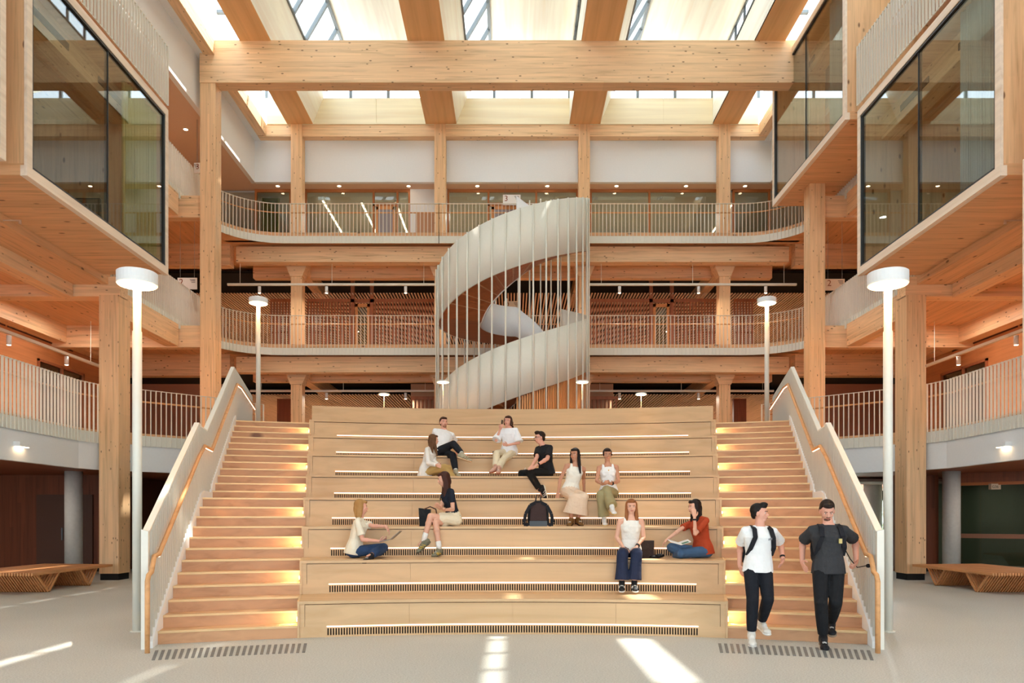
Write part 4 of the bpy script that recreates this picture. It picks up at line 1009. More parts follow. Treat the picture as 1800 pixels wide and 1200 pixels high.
def shoe(root, ank, toe, k, col, sole=(236, 232, 222), kind='sneaker', stripe=None, name='shoe', up=None):
    """sneaker from ankle joint to toe point"""
    d = V(toe)-V(ank); L = .25*k; k = k*1.12
    if up is None:
        h_ = V((d.x, d.y, 0)); h_ = h_ if h_.length > .02 else V((0, -1, 0)); h_.normalize(); d = h_+V((0, 0, -.22))
    u = up or V((0, 0, 1)); dn = V((0, 0, -1))
    d.normalize(); u = (u-d*u.dot(d)); u = u.normalized() if u.length > .05 else d.orthogonal().normalized()
    if up is None and abs(d.z) > .5:      # foot tips down: heel behind ankle
        pass
    s = d.cross(u).normalized(); M = frameM(s, d, u)
    c = V(ank)-u*.055*k+d*.055*k
    mb = MB()
    mb.ell(c-d*.075*k+u*.012*k, (.036*k, .050*k, .040*k), 12, 8, M); mb.ell(c+d*.00*k+u*.005*k, (.038*k, .085*k, .036*k), 12, 8, M)
    mb.ell(c+d*.085*k-u*.005*k, (.044*k, .060*k, .028*k), 12, 8, M); cap(mb, V(ank)-u*.005, V(ank)-u*.04*k, .042*k, .044*k); cap(mb, V(ank)-u*.02*k, V(ank)-u*.03*k+d*.06*k, .042*k, .034*k)
    o = sculpt(name, mb, cloth('shoe_%d_%d_%d' % col, col, .6), root, .008, 2)
    m2 = MB(); m2.ell(c-d*.06*k-u*.026*k, (.040*k, .062*k, .017*k), 14, 6, M); m2.ell(c+d*.02*k-u*.026*k, (.040*k, .09*k, .016*k), 14, 6, M); m2.ell(c+d*.09*k-u*.026*k, (.047*k, .062*k, .016*k), 14, 6, M)
    sculpt('sole', m2, cloth('sole_%d_%d_%d' % sole, sole, .6), o, .008, 1)
    if stripe:
        m3 = MB()
        for q in (-.005, .03, .06):
            for sg in (-1, 1): cap(m3, c+d*(q-.015)*k-u*.012*k+s*sg*.037*k, c+d*(q+.012)*k+u*.022*k+s*sg*.030*k, .005*k, .005*k, 6)
        obj('stripe', m3, cloth('stripe_%d_%d_%d' % stripe, stripe, .6), o)
    m4 = MB()
    for q in (.02, .04, .06): m4.tube([c+d*q*k+u*.030*k-s*.018*k, c+d*q*k+u*.036*k, c+d*q*k+u*.030*k+s*.018*k], .003*k, 5)
    obj('laces', m4, cloth('lace_white', (226, 224, 216), .8), o)
    return o
def person(label, pelvis, yaw, neck, head, face, arms, legs, k=1.0, fem=True, skin='light', hair=(60, 40, 28), hairstyle='short',
           top=((240, 238, 234), 'tee'), bottom=((40, 44, 60), 'trousers'), shoes=((40, 40, 42), (230, 228, 220), None), socks=None, vox=.008, group=None, lean=None):
    """all joints are (px, py[, sign]) in the photograph; lengths are metric"""
    P = V(pelvis); rt = thing('person', label, 'person', (P.x, P.y, pelvis[3] if len(pelvis) > 3 else P.z))
    y = math.radians(yaw); f = V((math.sin(y), -math.cos(y), 0)); a = V((math.cos(y), math.sin(y), 0))
    P = V(pelvis[:3]); Nk = solve(P, neck[0], neck[1], .50*k, neck[2])
    up = (Nk-P).normalized(); a2 = (a-up*a.dot(up)).normalized(); f2 = up.cross(a2)
    if f2.dot(f) < 0: f2 = -f2
    hf, ha, hu = head_axes(*face)
    H = solve(Nk, head[0], head[1], .165*k, head[2] if len(head) > 2 else 0)
    sw = (.158 if fem else .185)*k; hw = (.088 if fem else .085)*k
    sk = skinmat(skin); body = MB()
    # trunk
    def sec(t, w_, d_, g=0): return (P+up*t*k+f2*g*k, a2*w_*k, f2*d_*k)
    if fem: T = [sec(-.07, .10, .08), sec(-.02, .150, .105), sec(.06, .148, .102), sec(.18, .112, .080), sec(.30, .125, .088, .012), sec(.38, .138, .092, .018), sec(.45, .140, .072), sec(.49, .085, .052), sec(.53, .05, .05)]
    else: T = [sec(-.07, .10, .08), sec(-.02, .145, .102), sec(.06, .145, .100), sec(.18, .130, .092), sec(.30, .150, .100), sec(.38, .168, .105, .01), sec(.45, .165, .082), sec(.49, .095, .06), sec(.53, .06, .058)]
    etube(body, T, 18)
    # neck and head
    nr = (.046 if fem else .056)*k; cap(body, Nk-up*.02, H-hu*.05*k, nr*1.08, nr)
    hk = k*(.97 if fem else 1.02); MH = frameM(ha, hf, hu)
    def hp_(s, fr, u_): return H+ha*s*hk+hf*fr*hk+hu*u_*hk
    body.ell(hp_(0, -.012, .035), (.074*hk, .092*hk, .082*hk), 18, 12, MH)      # cranium
    body.ell(hp_(0, .022, -.012), (.062*hk, .064*hk, .080*hk), 16, 12, MH)      # face
    body.ell(hp_(0, .034, -.072), (.040*hk, .040*hk, .034*hk), 14, 10, MH)      # jaw / chin
    body.ell(hp_(0, .010, -.050), (.056*hk, .056*hk, .036*hk), 14, 10, MH)
    cap(body, hp_(0, .080, .012), hp_(0, .098, -.018), .007*hk, .012*hk, 8); body.ell(hp_(0, .092, -.022), (.016*hk, .012*hk, .009*hk), 10, 6, MH)
    for sg in (-1, 1):
        body.ell(hp_(sg*.074, -.006, -.002), (.010*hk, .020*hk, .031*hk), 10, 8, MH)
        body.ell(hp_(sg*.040, .052, -.022), (.020*hk, .018*hk, .020*hk), 10, 8, MH)
        body.ell(hp_(sg*.028, .072, .026), (.022*hk, .012*hk, .007*hk), 10, 6, MH)
    body.ell(hp_(0, .080, -.050), (.024*hk, .010*hk, .010*hk), 10, 6, MH)
    # arms
    SH = {}; EL = {}; WR = {}; topm = MB(); tk = top[1]
    armr = (.037 if fem else .046)*k
    for key, sg in (('A', 1), ('B', -1)):
        if key not in arms: continue
        A = arms[key]; S = P+up*.440*k+a2*sg*sw; cap(body, Nk-up*.015*k, S+up*.012*k, .046*k, armr*.98)
        E = solve(S, A[0][0], A[0][1], .275*k, A[0][2]); Wp = solve(E, A[1][0], A[1][1], .245*k, A[1][2])
        SH[key], EL[key], WR[key] = S, E, Wp
        cap(body, S, E, armr*1.05, armr*.86); cap(body, E, Wp, armr*.86, armr*.60); body.ell(E.lerp(Wp, .28), (armr*.93,)*3, 10, 7)
        hd = (V(solve(Wp, A[2][0], A[2][1], .16*k, A[2][2]))-Wp)
        nrm = A[3] if len(A) > 3 else -a2*sg
        hand(body, Wp, hd, V(nrm), k*(.93 if fem else 1.05), A[4] if len(A) > 4 else .35, sg)
        if tk in ('tee', 'blouse', 'cardigan', 'capsleeve'):
            fr_ = {'tee': .78, 'blouse': .95, 'cardigan': 1.0, 'capsleeve': .5}[tk]
            e2 = S.lerp(E, fr_); r1 = armr*1.22; r2 = {'tee': 1.62, 'blouse': 2.7, 'cardigan': 1.45, 'capsleeve': 1.5}[tk]*armr
            cap(topm, Nk-up*.018*k, S+up*.012*k, .054*k, armr*1.18)
            cap(topm, S, S.lerp(E, .5), r1, (r1+r2)/2); etube(topm, [(S.lerp(E, t), (e2-S).normalized().orthogonal().normalized()*(r1+(r2-r1)*t/fr_), (e2-S).normalized().cross((e2-S).normalized().orthogonal()).normalized()*(r1+(r2-r1)*t/fr_)) for t in (.1, fr_*.5, fr_)], 12)
            if tk == 'cardigan': cap(topm, E, E.lerp(Wp, .85), r2, armr*1.15)
            if tk == 'tee' and not fem or tk == 'blouse': pass
    # legs
    bot = MB(); bk_ = bottom[1]; shp = {}
    KN = {}; AN = {}
    for key, sg in (('A', 1), ('B', -1)):
        Lg = legs[key]; Hp = P+a2*sg*hw-up*.01*k
        Kp = solve(Hp, Lg[0][0], Lg[0][1], .43*k, Lg[0][2]); Ap = solve(Kp, Lg[1][0], Lg[1][1], .41*k, Lg[1][2]); KN[key] = Kp; AN[key] = Ap
        tr = (.078 if fem else .082)*k
        cap(body, Hp, Kp, tr, .052*k); cap(body, Kp, Ap, .050*k, .036*k); body.ell(Kp.lerp(Ap, .3)-(0*f), (.053*k,)*3, 10, 8)
        tp = solve(Ap, Lg[2][0], Lg[2][1], .22*k, Lg[2][2])
        fd = tp-Ap
        if len(Lg) < 4: fd = V((fd.x, fd.y, 0)); fd = fd if fd.length > .02 else V((0, -1, 0)); fd = fd.normalized()+V((0, 0, -.22))
        fd = fd.normalized(); dz_ = V((0, 0, .04*k)) if len(Lg) < 4 else V((0, 0, 0)); cap(body, Ap, Ap+fd*.05*k-dz_, .028*k, .020*k); cap(body, Ap+fd*.05*k-dz_, Ap+fd*.11*k-dz_*1.1, .020*k, .014*k)
        shp[key] = (Ap, tp, Lg[3] if len(Lg) > 3 else None)
        if bk_ in ('trousers', 'wide', 'jeans'):
            wd = {'trousers': (1.18, .072, .056), 'jeans': (1.16, .072, .062), 'wide': (1.2, .082, .100)}[bk_]
            cap(bot, Hp, Kp, tr*wd[0], wd[1]*k)
            ax = (Ap-Kp).normalized(); o1 = ax.orthogonal().normalized(); o2 = ax.cross(o1)
            secs = []
            for t, r in ((0, wd[1]), (.35, wd[1]*.98), (.7, (wd[1]+wd[2])/2), (.93, wd[2])): secs.append((Kp.lerp(Ap, t), o1*r*k, o2*r*k))
            etube(bot, secs, 14); bot.ell(Kp, (wd[1]*k,)*3, 12, 8)
    bo = sculpt('body', body, sk, rt, vox*.85, 3)
    # face details
    eye = MB(); brow = MB(); lip = MB(); wh = MB()
    for sg in (-1, 1):
        wh.ell(hp_(sg*.028, .0725, .010), (.0125*hk, .007*hk, .0065*hk), 10, 6, MH); eye.ell(hp_(sg*.028, .0785, .010), (.0058*hk, .003*hk, .0058*hk), 8, 6, MH)
        brow.tube([hp_(sg*.012, .086, .027), hp_(sg*.028, .084, .032), hp_(sg*.044, .074, .027)], .0034*hk, 6)
    lip.ell(hp_(0, .0885, -.050), (.021*hk, .006*hk, .0055*hk), 12, 6, MH)
    e_ = obj('eyes', wh, cloth('eye_white', (232, 226, 220), .4), bo, True); obj('iris', eye, cloth('iris_dark', (46, 30, 22), .3), e_, True)
    obj('eyebrows', brow, cloth('brow_%d_%d_%d' % hair, tuple(int(v*.8) for v in hair), .8), bo, True); obj('lips', lip, cloth('lips', (176, 92, 84), .5), bo, True)
    # hair
    hm = MB(); hr = cloth('hair_%d_%d_%d' % hair, hair, .55)
    hm.ell(hp_(0, -.028, .046), (.082*hk, .092*hk, .086*hk), 18, 12, MH)
    hm.ell(hp_(0, .045, .088), (.058*hk, .042*hk, .028*hk), 12, 8, MH)
    if hairstyle in ('short', 'quiff'):
        for sg in (-1, 1): hm.ell(hp_(sg*.070, -.030, .012), (.014*hk, .036*hk, .045*hk), 10, 8, MH)
        hm.ell(hp_(0, -.070, -.01), (.060*hk, .036*hk, .055*hk), 12, 8, MH)
        if hairstyle == 'quiff': hm.ell(hp_(0, .045, .110), (.062*hk, .050*hk, .030*hk), 12, 8, MH)
    else:
        Ls = {'bob': .17, 'long': .33, 'longback': .36, 'curly': .28, 'updo': .0}[hairstyle]
        for sg in (-1, 1):
            hm.ell(hp_(sg*.074, -.015, .0 if hairstyle != 'updo' else .03), (.020*hk if hairstyle != 'updo' else .012*hk, .050*hk, (.085 if hairstyle != 'updo' else .05)*hk), 10, 8, MH)
        hm.ell(hp_(0, -.080, -.02 if hairstyle != 'updo' else .01), (.070*hk if hairstyle != 'updo' else .06*hk, .040*hk, (.09 if hairstyle != 'updo' else .06)*hk), 12, 8, MH)
        if hairstyle in ('long', 'bob', 'longback'):
            for sg in (-1, 1):
                for q in ((.070, -.005), (.064, -.045), (.035, -.078)):
                    st_ = hp_(sg*q[0], q[1], -.02); en = st_+V((0, 0, -1))*(Ls-.04)*k+a2*sg*.012*k
                    if hairstyle == 'long' and q[0] > .065: en = en+f2*.07*k
                    cap(hm, st_, st_.lerp(en, .5), .026*hk, .030*hk); cap(hm, st_.lerp(en, .5), en, .030*hk, .014*hk)
        if hairstyle == 'curly':
            r_ = random.Random(5); pz = hp_(.02, -.085, .05)
            for i in range(26):
                t = i/25; c = pz+(-hu*.36*t+ha*(.10*t)-hf*(.03*math.sin(3*t)))*k; hm.ell(c+V((r_.uniform(-.02, .02), r_.uniform(-.02, .02), 0)), (.038*(1-.55*t),)*3, 8, 6)
        if hairstyle == 'updo':
            hm.ell(hp_(0, -.105, .02), (.040*hk, .036*hk, .040*hk), 12, 8, MH)
            for sg in (-1, 1): cap(hm, hp_(sg*.068, .03, .03), hp_(sg*.074, .035, -.075), .008*hk, .004*hk, 6)
    sculpt('hair', hm, hr, rt, .008, 2)
    # upper garment
    tp_ = 1.13; g0 = {'tee': -.045 if not fem else -.05, 'tank': -.02, 'blouse': -.05, 'cardigan': -.16, 'capsleeve': .02}[tk]
    S2 = []
    ext = [(g0, T[2][1].length/k*1.16, T[2][2].length/k*1.22)] 
    for (c, sa, fb), t in zip(T[2:8], (.06, .18, .30, .38, .45, .49)):
        if t <= g0+.04: continue
        e = 1.12 if tk in ('tank', 'capsleeve') else 1.22
        if tk in ('tank',) and t > .42: 
            S2.append((c, sa*.80, fb*1.08)); continue
        if tk != 'tank' and t > .42: e *= (.88 if t < .47 else .90)
        S2.append((c, sa*e, fb*(e+.04)))
    if not fem or tk in ('tee', 'blouse', 'cardigan'):
        pass
    if tk in ('tee', 'cardigan', 'blouse'):
        hwid = .192 if not fem else .186
        S2 = [(P+up*g0*k, a2*hwid*k, f2*.15*k)]+[(c, sa.normalized()*max(sa.length, (.182 if t < .1 else 0)*k), fb.normalized()*max(fb.length, (.128 if t < .1 else 0)*k)) for c, sa, fb in S2 for t in [((c-P).dot(up))/k]]
    else: S2 = [(P+up*g0*k, a2*ext[0][1]*k, f2*ext[0][2]*k)]+S2
    if tk == 'tank': S2 = [q for q in S2 if (q[0]-P).dot(up) < .47*k]+[(P+up*.465*k, a2*.085*k, f2*.070*k)]
    if tk in ('tee', 'capsleeve', 'cardigan'): S2.append((P+up*.512*k, a2*(.074 if not fem else .066)*k, f2*(.070 if not fem else .062)*k))
    etube(topm, S2, 20)
    if fem and tk in ('tank', 'capsleeve', 'blouse'):
        for sg in (-1, 1): topm.ell(P+up*.33*k+a2*sg*.062*k+f2*.075*k, (.058*k, .045*k, .058*k), 12, 8, frameM(a2, f2, up))
    if tk == 'tank':
        for sg in (-1, 1): cap(topm, P+up*.40*k+a2*sg*.088*k+f2*.066*k, P+up*.478*k+a2*sg*.082*k+f2*.03*k, .030*k, .026*k, 8); cap(topm, P+up*.478*k+a2*sg*.082*k+f2*.03*k, P+up*.488*k+a2*sg*.082*k-f2*.01, .026*k, .026*k, 8); cap(topm, P+up*.40*k+a2*sg*.088*k-f2*.06*k, P+up*.488*k+a2*sg*.082*k-f2*.01, .028*k, .026*k, 8)
    tn = {'tee': 't_shirt', 'tank': 'tank_top', 'blouse': 'blouse', 'cardigan': 'cardigan', 'capsleeve': 't_shirt'}[tk]
    to = sculpt(tn, topm, cloth('top_%d_%d_%d' % top[0], top[0]), rt, vox, 4)
    # lower garment
    if bk_ == 'skirt_short':
        for key in ('A', 'B'):
            Hp = P+a2*(1 if key == 'A' else -1)*hw; cap(bot, Hp, Hp.lerp(KN[key], .55), .098*k, .092*k)
        etube(bot, [sec(-.06, .15, .12), sec(.02, .170, .125), sec(.10, .150, .112), sec(.15, .132, .10)], 18)
    elif bk_ == 'skirt_long':
        M0 = (KN['A']+KN['B'])/2; M1 = (AN['A']+AN['B'])/2
        for key in ('A', 'B'):
            Hp = P+a2*(1 if key == 'A' else -1)*hw; cap(bot, Hp, KN[key], .098*k, .078*k)
        ax = (M1-M0).normalized(); o1 = (a-ax*a.dot(ax)).normalized(); o2 = ax.cross(o1)
        etube(bot, [(M0+V((0, 0, .05)), o1*.12*k, o2*.05*k), (M0-V((0, 0, .02)), o1*.165*k, o2*.085*k), (M0.lerp(M1, .4), o1*.185*k, o2*.10*k), (M0.lerp(M1, .8), o1*.22*k, o2*.12*k)], 22)
        etube(bot, [sec(-.06, .15, .12), sec(.02, .172, .128), sec(.10, .150, .112), sec(.17, .120, .09)], 18)
    else:
        etube(bot, [sec(-.08, .12, .10), sec(-.02, .168, .122), sec(.06, .160, .116), sec(.12, .135, .100)], 18)
    bn = {'trousers': 'trousers', 'jeans': 'jeans', 'wide': 'wide_trousers', 'skirt_short': 'skirt', 'skirt_long': 'skirt'}[bk_]
    sculpt(bn, bot, cloth('low_%d_%d_%d' % bottom[0], bottom[0]), rt, vox, 4)
    if socks:
        for key in ('A', 'B'): 
            m = MB(); ax = (KN[key]-AN[key]).normalized(); cap(m, AN[key], AN[key]+ax*.10*k, .043*k, .044*k); obj('sock', m, cloth('sock_white', (238, 236, 230)), rt, True)
    for key in ('A', 'B'):
        Ap, tp, u = shp[key]; shoe(rt, Ap, tp, k*(.95 if fem else 1.05), shoes[0], shoes[1], stripe=shoes[2], up=V(u) if u else None)
    return rt, dict(P=P, N=Nk, H=H, EL=EL, WR=WR, SH=SH, KN=KN, AN=AN, a=a2, f=f2, up=up, hp=hp_, MH=MH, k=k, hf=hf, ha=ha, hu=hu, hk=hk)
def seat(px, Y, z, dz=.095): return ((px-901)*Y/F, Y, z+dz, z)
def watch(J, key, rt, c=(30, 30, 32)):
    w_, e = J['WR'][key], J['EL'][key]; d = (e-w_).normalized(); o1 = d.orthogonal().normalized(); o2 = d.cross(o1); m = MB()
    etube(m, [(w_+d*.02, o1*.031, o2*.031), (w_+d*.045, o1*.033, o2*.033)], 12); obj('wristwatch', m, cloth('watch_black', c, .4), rt)
# ------- seated
rt, J = person('seated man in white t-shirt and black trousers, legs crossed, leaning back', seat(777, 15.68, 2.772), 25, (780, 757, 1), (780, 743), (25, 0),
    {'A': ((800, 776, 1), (803, 795, 1), (804, 800, 0)), 'B': ((763, 777, 1), (763, 794, 1), (762, 800, 0))},
    {'A': ((796, 800, -1), (801, 827, 0), (808, 834, -1)), 'B': ((797, 780, -1), (812, 797, 0), (829, 803, 0), (.3, 0, 1))},
    k=1.0, fem=False, skin='pink', hair=(66, 40, 26), hairstyle='short', top=((240, 238, 236), 'tee'), bottom=((34, 36, 42), 'trousers'), shoes=((176, 166, 140), (226, 190, 150), (150, 130, 90)), socks=True)
m = MB(); m.ell(J['hp'](0, .052, -.078), (.040, .036, .026), 12, 8, J['MH']); m.ell(J['hp'](0, .082, -.037), (.024, .010, .004), 10, 6, J['MH']); obj('beard', m, cloth('beard_brown', (164, 116, 90), .8), rt, True)
rt, J = person('seated woman with ombre hair in off-white cardigan and mustard trousers, facing right', seat(748, 14.74, 2.31), 72, (757, 787, 0), (763, 772), (112, 5),
    {'A': ((763, 811, 0), (772, 818, 0), (777, 820, 0)), 'B': ((753, 814, -1), (767, 817, 0), (775, 820, 0))},
    {'A': ((789, 823, 0), (798, 860, -1), (806, 872, -1)), 'B': ((791, 820, -1), (804, 852, 0), (820, 860, 0))},
    k=.95, skin='light', hair=(98, 66, 40), hairstyle='long', top=((232, 228, 220), 'cardigan'), bottom=((190, 156, 96), 'wide'), shoes=((30, 30, 34), (40, 40, 42), (232, 230, 224)))
rt, J = person('seated woman in flowing white blouse and cream trousers, phone at her ear', seat(895, 15.7, 2.772), -12, (894, 755, 0), (892.5, 739.5), (-18, 2, -6),
    {'A': ((912, 778, -1), (892, 782, -1), (884, 780, 0)), 'B': ((872, 774, -1), (880, 752, 0), (883, 744, 0), (.3, 1, 0), .9)},
    {'A': ((886, 806, -1), (877, 822, 0), (875, 834, -1)), 'B': ((873, 797, -1), (871, 820, 0), (860, 826, -1))},
    k=1.0, skin='pink', hair=(70, 40, 28), hairstyle='curly', top=((240, 240, 242), 'blouse'), bottom=((226, 212, 182), 'jeans'), shoes=((206, 160, 140), (160, 84, 56), None))
def phone(p, d1, d2, d3, label, size=(.036, .075, .005), c=(22, 22, 24)):
    M = frameM(d1, d2, d3); t = thing('phone', label, 'phone', tuple(p))
    m = MB(); s_ = size
    pts = [V((x, y, z)) for z in (-s_[2], s_[2]) for x, y in ((-s_[0], -s_[1]), (s_[0], -s_[1]), (s_[0], s_[1]), (-s_[0], s_[1]))]
    q = [tuple(V(p)+M @ v) for v in pts]; m.hull8(q[:4], q[4:]); obj('case', m, pm('phone_case', c, .4), t)
    q2 = [tuple(V(p)+M @ (V((v.x*.92, v.y*.94, s_[2]+.0006)))) for v in pts[:4]]; m = MB().poly(q2); obj('screen', m, pm('phone_screen', (30, 34, 44), .1), t); return t
ph = J['WR']['B'].lerp(J['hp'](-.09, .02, -.02), .55)
phone(ph+V((-.0, -.02, .03)), J['hf'], J['hu'], J['ha'], 'black phone held to the ear by the woman in the white blouse')
m = MB(); m.ell(J['hp'](.082, .0, -.045), (.004, .012, .016), 8, 6); obj('earring', m, pm('pearl', (240, 236, 226), .3), rt)
rt, J = person('seated man in black t-shirt, black jeans and dark glasses, looking left', seat(961, 14.72, 2.31), -52, (955, 780, 0), (948, 768.5), (-68, 4),
    {'A': ((962, 806, -1), (944, 817, -1), (935, 823, 0), (0, 0, -1), .2), 'B': ((944, 803, 0), (936, 818, 0), (930, 824, 0), (0, 0, -1), .2)},
    {'A': ((930, 830, -1), (949, 860, 0), (953, 876, 0), (-1, -.2, .2)), 'B': ((913, 832, 0), (940, 864, 0), (937, 877, -1))},
    k=1.0, fem=False, skin='pink', hair=(44, 28, 20), hairstyle='quiff', top=((34, 35, 38), 'tee'), bottom=((32, 31, 30), 'jeans'), shoes=((32, 32, 34), (232, 226, 206), (232, 230, 224)))
m = MB()
for sg in (-1, 1):
    m.tube([J['hp'](sg*.028+.020*math.cos(t*math.pi/6), .098, .010+.015*math.sin(t*math.pi/6)) for t in range(13)], .003, 6)
    m.tube([J['hp'](sg*.048, .096, .016), J['hp'](sg*.076, .0, .016)], .003, 5)
m.tube([J['hp'](-.008, .098, .013), J['hp'](.008, .098, .013)], .003, 5); obj('glasses', m, pm('glasses_black', (20, 20, 22), .3), rt); watch(J, 'A', rt)
rt, J = person('seated woman with long black hair, cream tank top and long beige satin skirt', seat(1002, 13.02, 1.848), 12, (1012, 816, 0), (1010, 796.5), (-28, 4),
    {'A': ((1026, 841, 1), (1027, 866, 0), (1027, 876, 0)), 'B': ((985, 842, 0), (981, 866, -1), (980, 878, -1), (0, 1, 0), .5)},
    {'A': ((1027, 873, -1), (1016, 911, 0), (1024, 920, -1)), 'B': ((1006, 872, -1), (1004, 912, 0), (999, 921, -1))},
    k=.98, skin='tan', hair=(28, 20, 18), hairstyle='long', top=((236, 230, 216), 'tank'), bottom=((226, 200, 174), 'skirt_long'), shoes=((120, 84, 44), (60, 44, 30), None))
rt, J = person('seated smiling woman in white tank top and olive trousers, hands clasped on her knee', seat(1070, 13.02, 1.848), 0, (1068, 815, 0), (1067.5, 795), (0, 6),
    {'A': ((1087, 846, -1), (1074, 850, -1), (1066, 848, -1), (-.5, -.3, .6), .7), 'B': ((1049, 845, -1), (1059, 851, -1), (1068, 848, -1), (.5, -.3, .6), .7)},
    {'A': ((1066, 861, -1), (1076, 891, -1), (1081, 903, -1)), 'B': ((1056, 870, -1), (1062, 911, 0), (1064, 922, -1))},
    k=.96, skin='tan', hair=(40, 26, 20), hairstyle='updo', top=((238, 236, 232), 'tank'), bottom=((160, 148, 108), 'wide'), shoes=((232, 230, 226), (214, 178, 110), None), socks=True)
watch(J, 'A', rt); m = MB(); m.ell(J['P']+J['up']*.40*J['k']+J['f']*.115, (.010, .004, .012), 8, 6); obj('pendant', m, pm('gold', (216, 170, 80), .3, .8), rt)
rt, J = person('seated woman in navy t-shirt and short cream skirt, legs crossed, facing left', seat(798, 12.08, 1.386), -62, (786, 860, 0), (779, 840), (-78, 14),
    {'A': ((796, 895, -1), (781, 896, 0), (770, 889, 0), (0, -.4, 1), .3), 'B': ((777, 888, 0), (773, 893, 0), (766, 884, 0), (0, .4, 1), .2)},
    {'A': ((757, 907, -1), (745, 949, 0), (727, 965, 0), (.4, 0, 1)), 'B': ((766, 918, 0), (772, 964, 0), (759, 974, -1))},
    k=1.0, skin='light', hair=(66, 36, 26), hairstyle='longback', top=((34, 38, 48), 'capsleeve'), bottom=((234, 220, 190), 'skirt_short'), shoes=((122, 120, 100), (96, 92, 76), (226, 190, 60)), socks=True)
m = MB(); m.ell(J['P']+J['up']*.37*J['k']+J['f']*.115-J['a']*.03, (.012, .005, .016), 8, 6); obj('badge', m, pm('gold', (216, 170, 80), .3, .8), rt)
rt, J = person('blond person with a bob in cream t-shirt and blue jeans, cross-legged with a laptop', seat(622, 11.42, .924, .10), 92, (633, 911, 0), (635.5, 888.5), (100, 4),
    {'A': ((655, 924, 0), (678, 925, 0), (688, 937, 0), (0, 0, -1), .6), 'B': ((637, 948, -1), (668, 951, 0), (682, 947, 0), (0, .6, .8), .7)},
    {'A': ((676, 962, 1), (660, 976, 1), (668, 980, -1), (0, 0, 1)), 'B': ((674, 964, -1), (652, 975, 0), (638, 979, 0), (0, -.3, 1))},
    k=1.0, skin='pink', hair=(176, 130, 76), hairstyle='bob', top=((234, 226, 204), 'tee'), bottom=((48, 70, 104), 'jeans'), shoes=((34, 34, 36), (28, 28, 30), None))
lp = thing('laptop', 'slim open laptop held up by the blond person in the cream t-shirt', 'laptop', tuple(W(692, 944, 11.3)))
a_ = W(686, 947, 11.15); b_ = W(702, 933, 11.15); m = MB(); m.bar(a_, b_, .012, .26, (0, 1, 0)); 
m = MB(); dv = (b_-a_).normalized(); nn = V((0, 1, 0)).cross(dv)
def plate(p, q, w_, t_, name, mat, par):
    d = (q-p); n_ = V((0, 1, 0)).cross(d).normalized()*t_; yv = V((0, w_, 0))
    obj(name, MB().hull8([tuple(p), tuple(q), tuple(q+yv), tuple(p+yv)], [tuple(p+n_), tuple(q+n_), tuple(q+yv+n_), tuple(p+yv+n_)]), mat, par)
plate(a_, b_, .26, .008, 'lid', pm('laptop_grey', (120, 112, 100), .4, .5), lp); plate(a_-V((.16, 0, .035)), a_, .26, .010, 'keyboard_base', pm('laptop_grey', (120, 112, 100), .4, .5), lp)
rt, J = person('seated woman with auburn hair, white tank top and dark jeans, hands on her knees', seat(1107.5, 11.2, .924), -3, (1109, 911, 0), (1110, 888.5), (-4, 3),
    {'A': ((1131, 944, 0), (1119, 961, -1), (1112, 970, -1), (0, 0, -1), .25), 'B': ((1084, 944, 0), (1096, 963, -1), (1106, 971, -1), (0, 0, -1), .25)},
    {'A': ((1119, 974, -1), (1115, 1022, 0), (1117, 1041, -1)), 'B': ((1094, 974, -1), (1093, 1022, 0), (1093, 1041, -1))},
    k=1.0, skin='light', hair=(150, 92, 52), hairstyle='long', top=((238, 234, 224), 'tank'), bottom=((40, 48, 72), 'wide'), shoes=((36, 36, 38), (236, 234, 228), (232, 230, 224)), vox=.0075)
watch(J, 'A', rt)
rt, J = person('woman with long dark hair in rust t-shirt and jeans, cross-legged, hand at her face', seat(1236, 11.38, .924, .10), -62, (1228, 909, 0), (1219, 888), (-72, 6),
    {'A': ((1222, 938, -1), (1221, 909, 0), (1220, 893, 0), (-.2, .9, 0), .5), 'B': ((1196, 930, 0), (1169, 951, 0), (1161, 960, 0), (0, 0, -1), .5)},
    {'A': ((1198, 972, -1), (1188, 979, 1), (1170, 979, 0), (0, -.4, 1)), 'B': ((1180, 962, 1), (1207, 979, -1), (1222, 983, 0), (0, -.4, 1))},
    k=1.0, skin='light', hair=(34, 22, 20), hairstyle='longback', top=((176, 70, 40), 'tee'), bottom=((70, 100, 136), 'jeans'), shoes=((214, 204, 168), (226, 216, 190), None), vox=.0075)
watch(J, 'A', rt)
# ------- walking down the right stair
def strap(J, rt, c=(36, 36, 40)):
    P, up, a, f, k = J['P'], J['up'], J['a'], J['f'], J['k']
    for sg in (-1, 1):
        m = MB(); pts = [P+up*.16*k+a*sg*.150*k+f*.02, P+up*.26*k+a*sg*.145*k+f*.10, P+up*.38*k+a*sg*.115*k+f*.140, P+up*.48*k+a*sg*.105*k+f*.085, P+up*.515*k+a*sg*.10*k, P+up*.46*k+a*sg*.10*k-f*.11]
        for p, q in zip(pts[:-1], pts[1:]): m.bar(tuple(p), tuple(q), .055, .014, tuple(f))
        obj('strap', m, cloth('strap_black', c), rt)
def pack(J, label, c=(40, 42, 46)):
    P, up, a, f, k = J['P'], J['up'], J['a'], J['f'], J['k']; c0 = P+up*.24*k-f*.215
    t = thing('backpack', label, 'backpack', tuple(c0-up*.22))
    M = frameM(a, f, up); m = MB(); m.ell(c0, (.145, .075, .22), 14, 10, M); m.ell(c0-up*.09, (.14, .085, .14), 14, 10, M); sculpt('bag_body', m, cloth('pack_black', c), t, .012, 3)
    strap(J, t)
    m = MB(); m.tube([tuple(c0+up*.21+a*-.04), tuple(c0+up*.25), tuple(c0+up*.21+a*.04)], .008, 6); obj('grab_handle', m, cloth('strap_black', (36, 36, 40)), t)
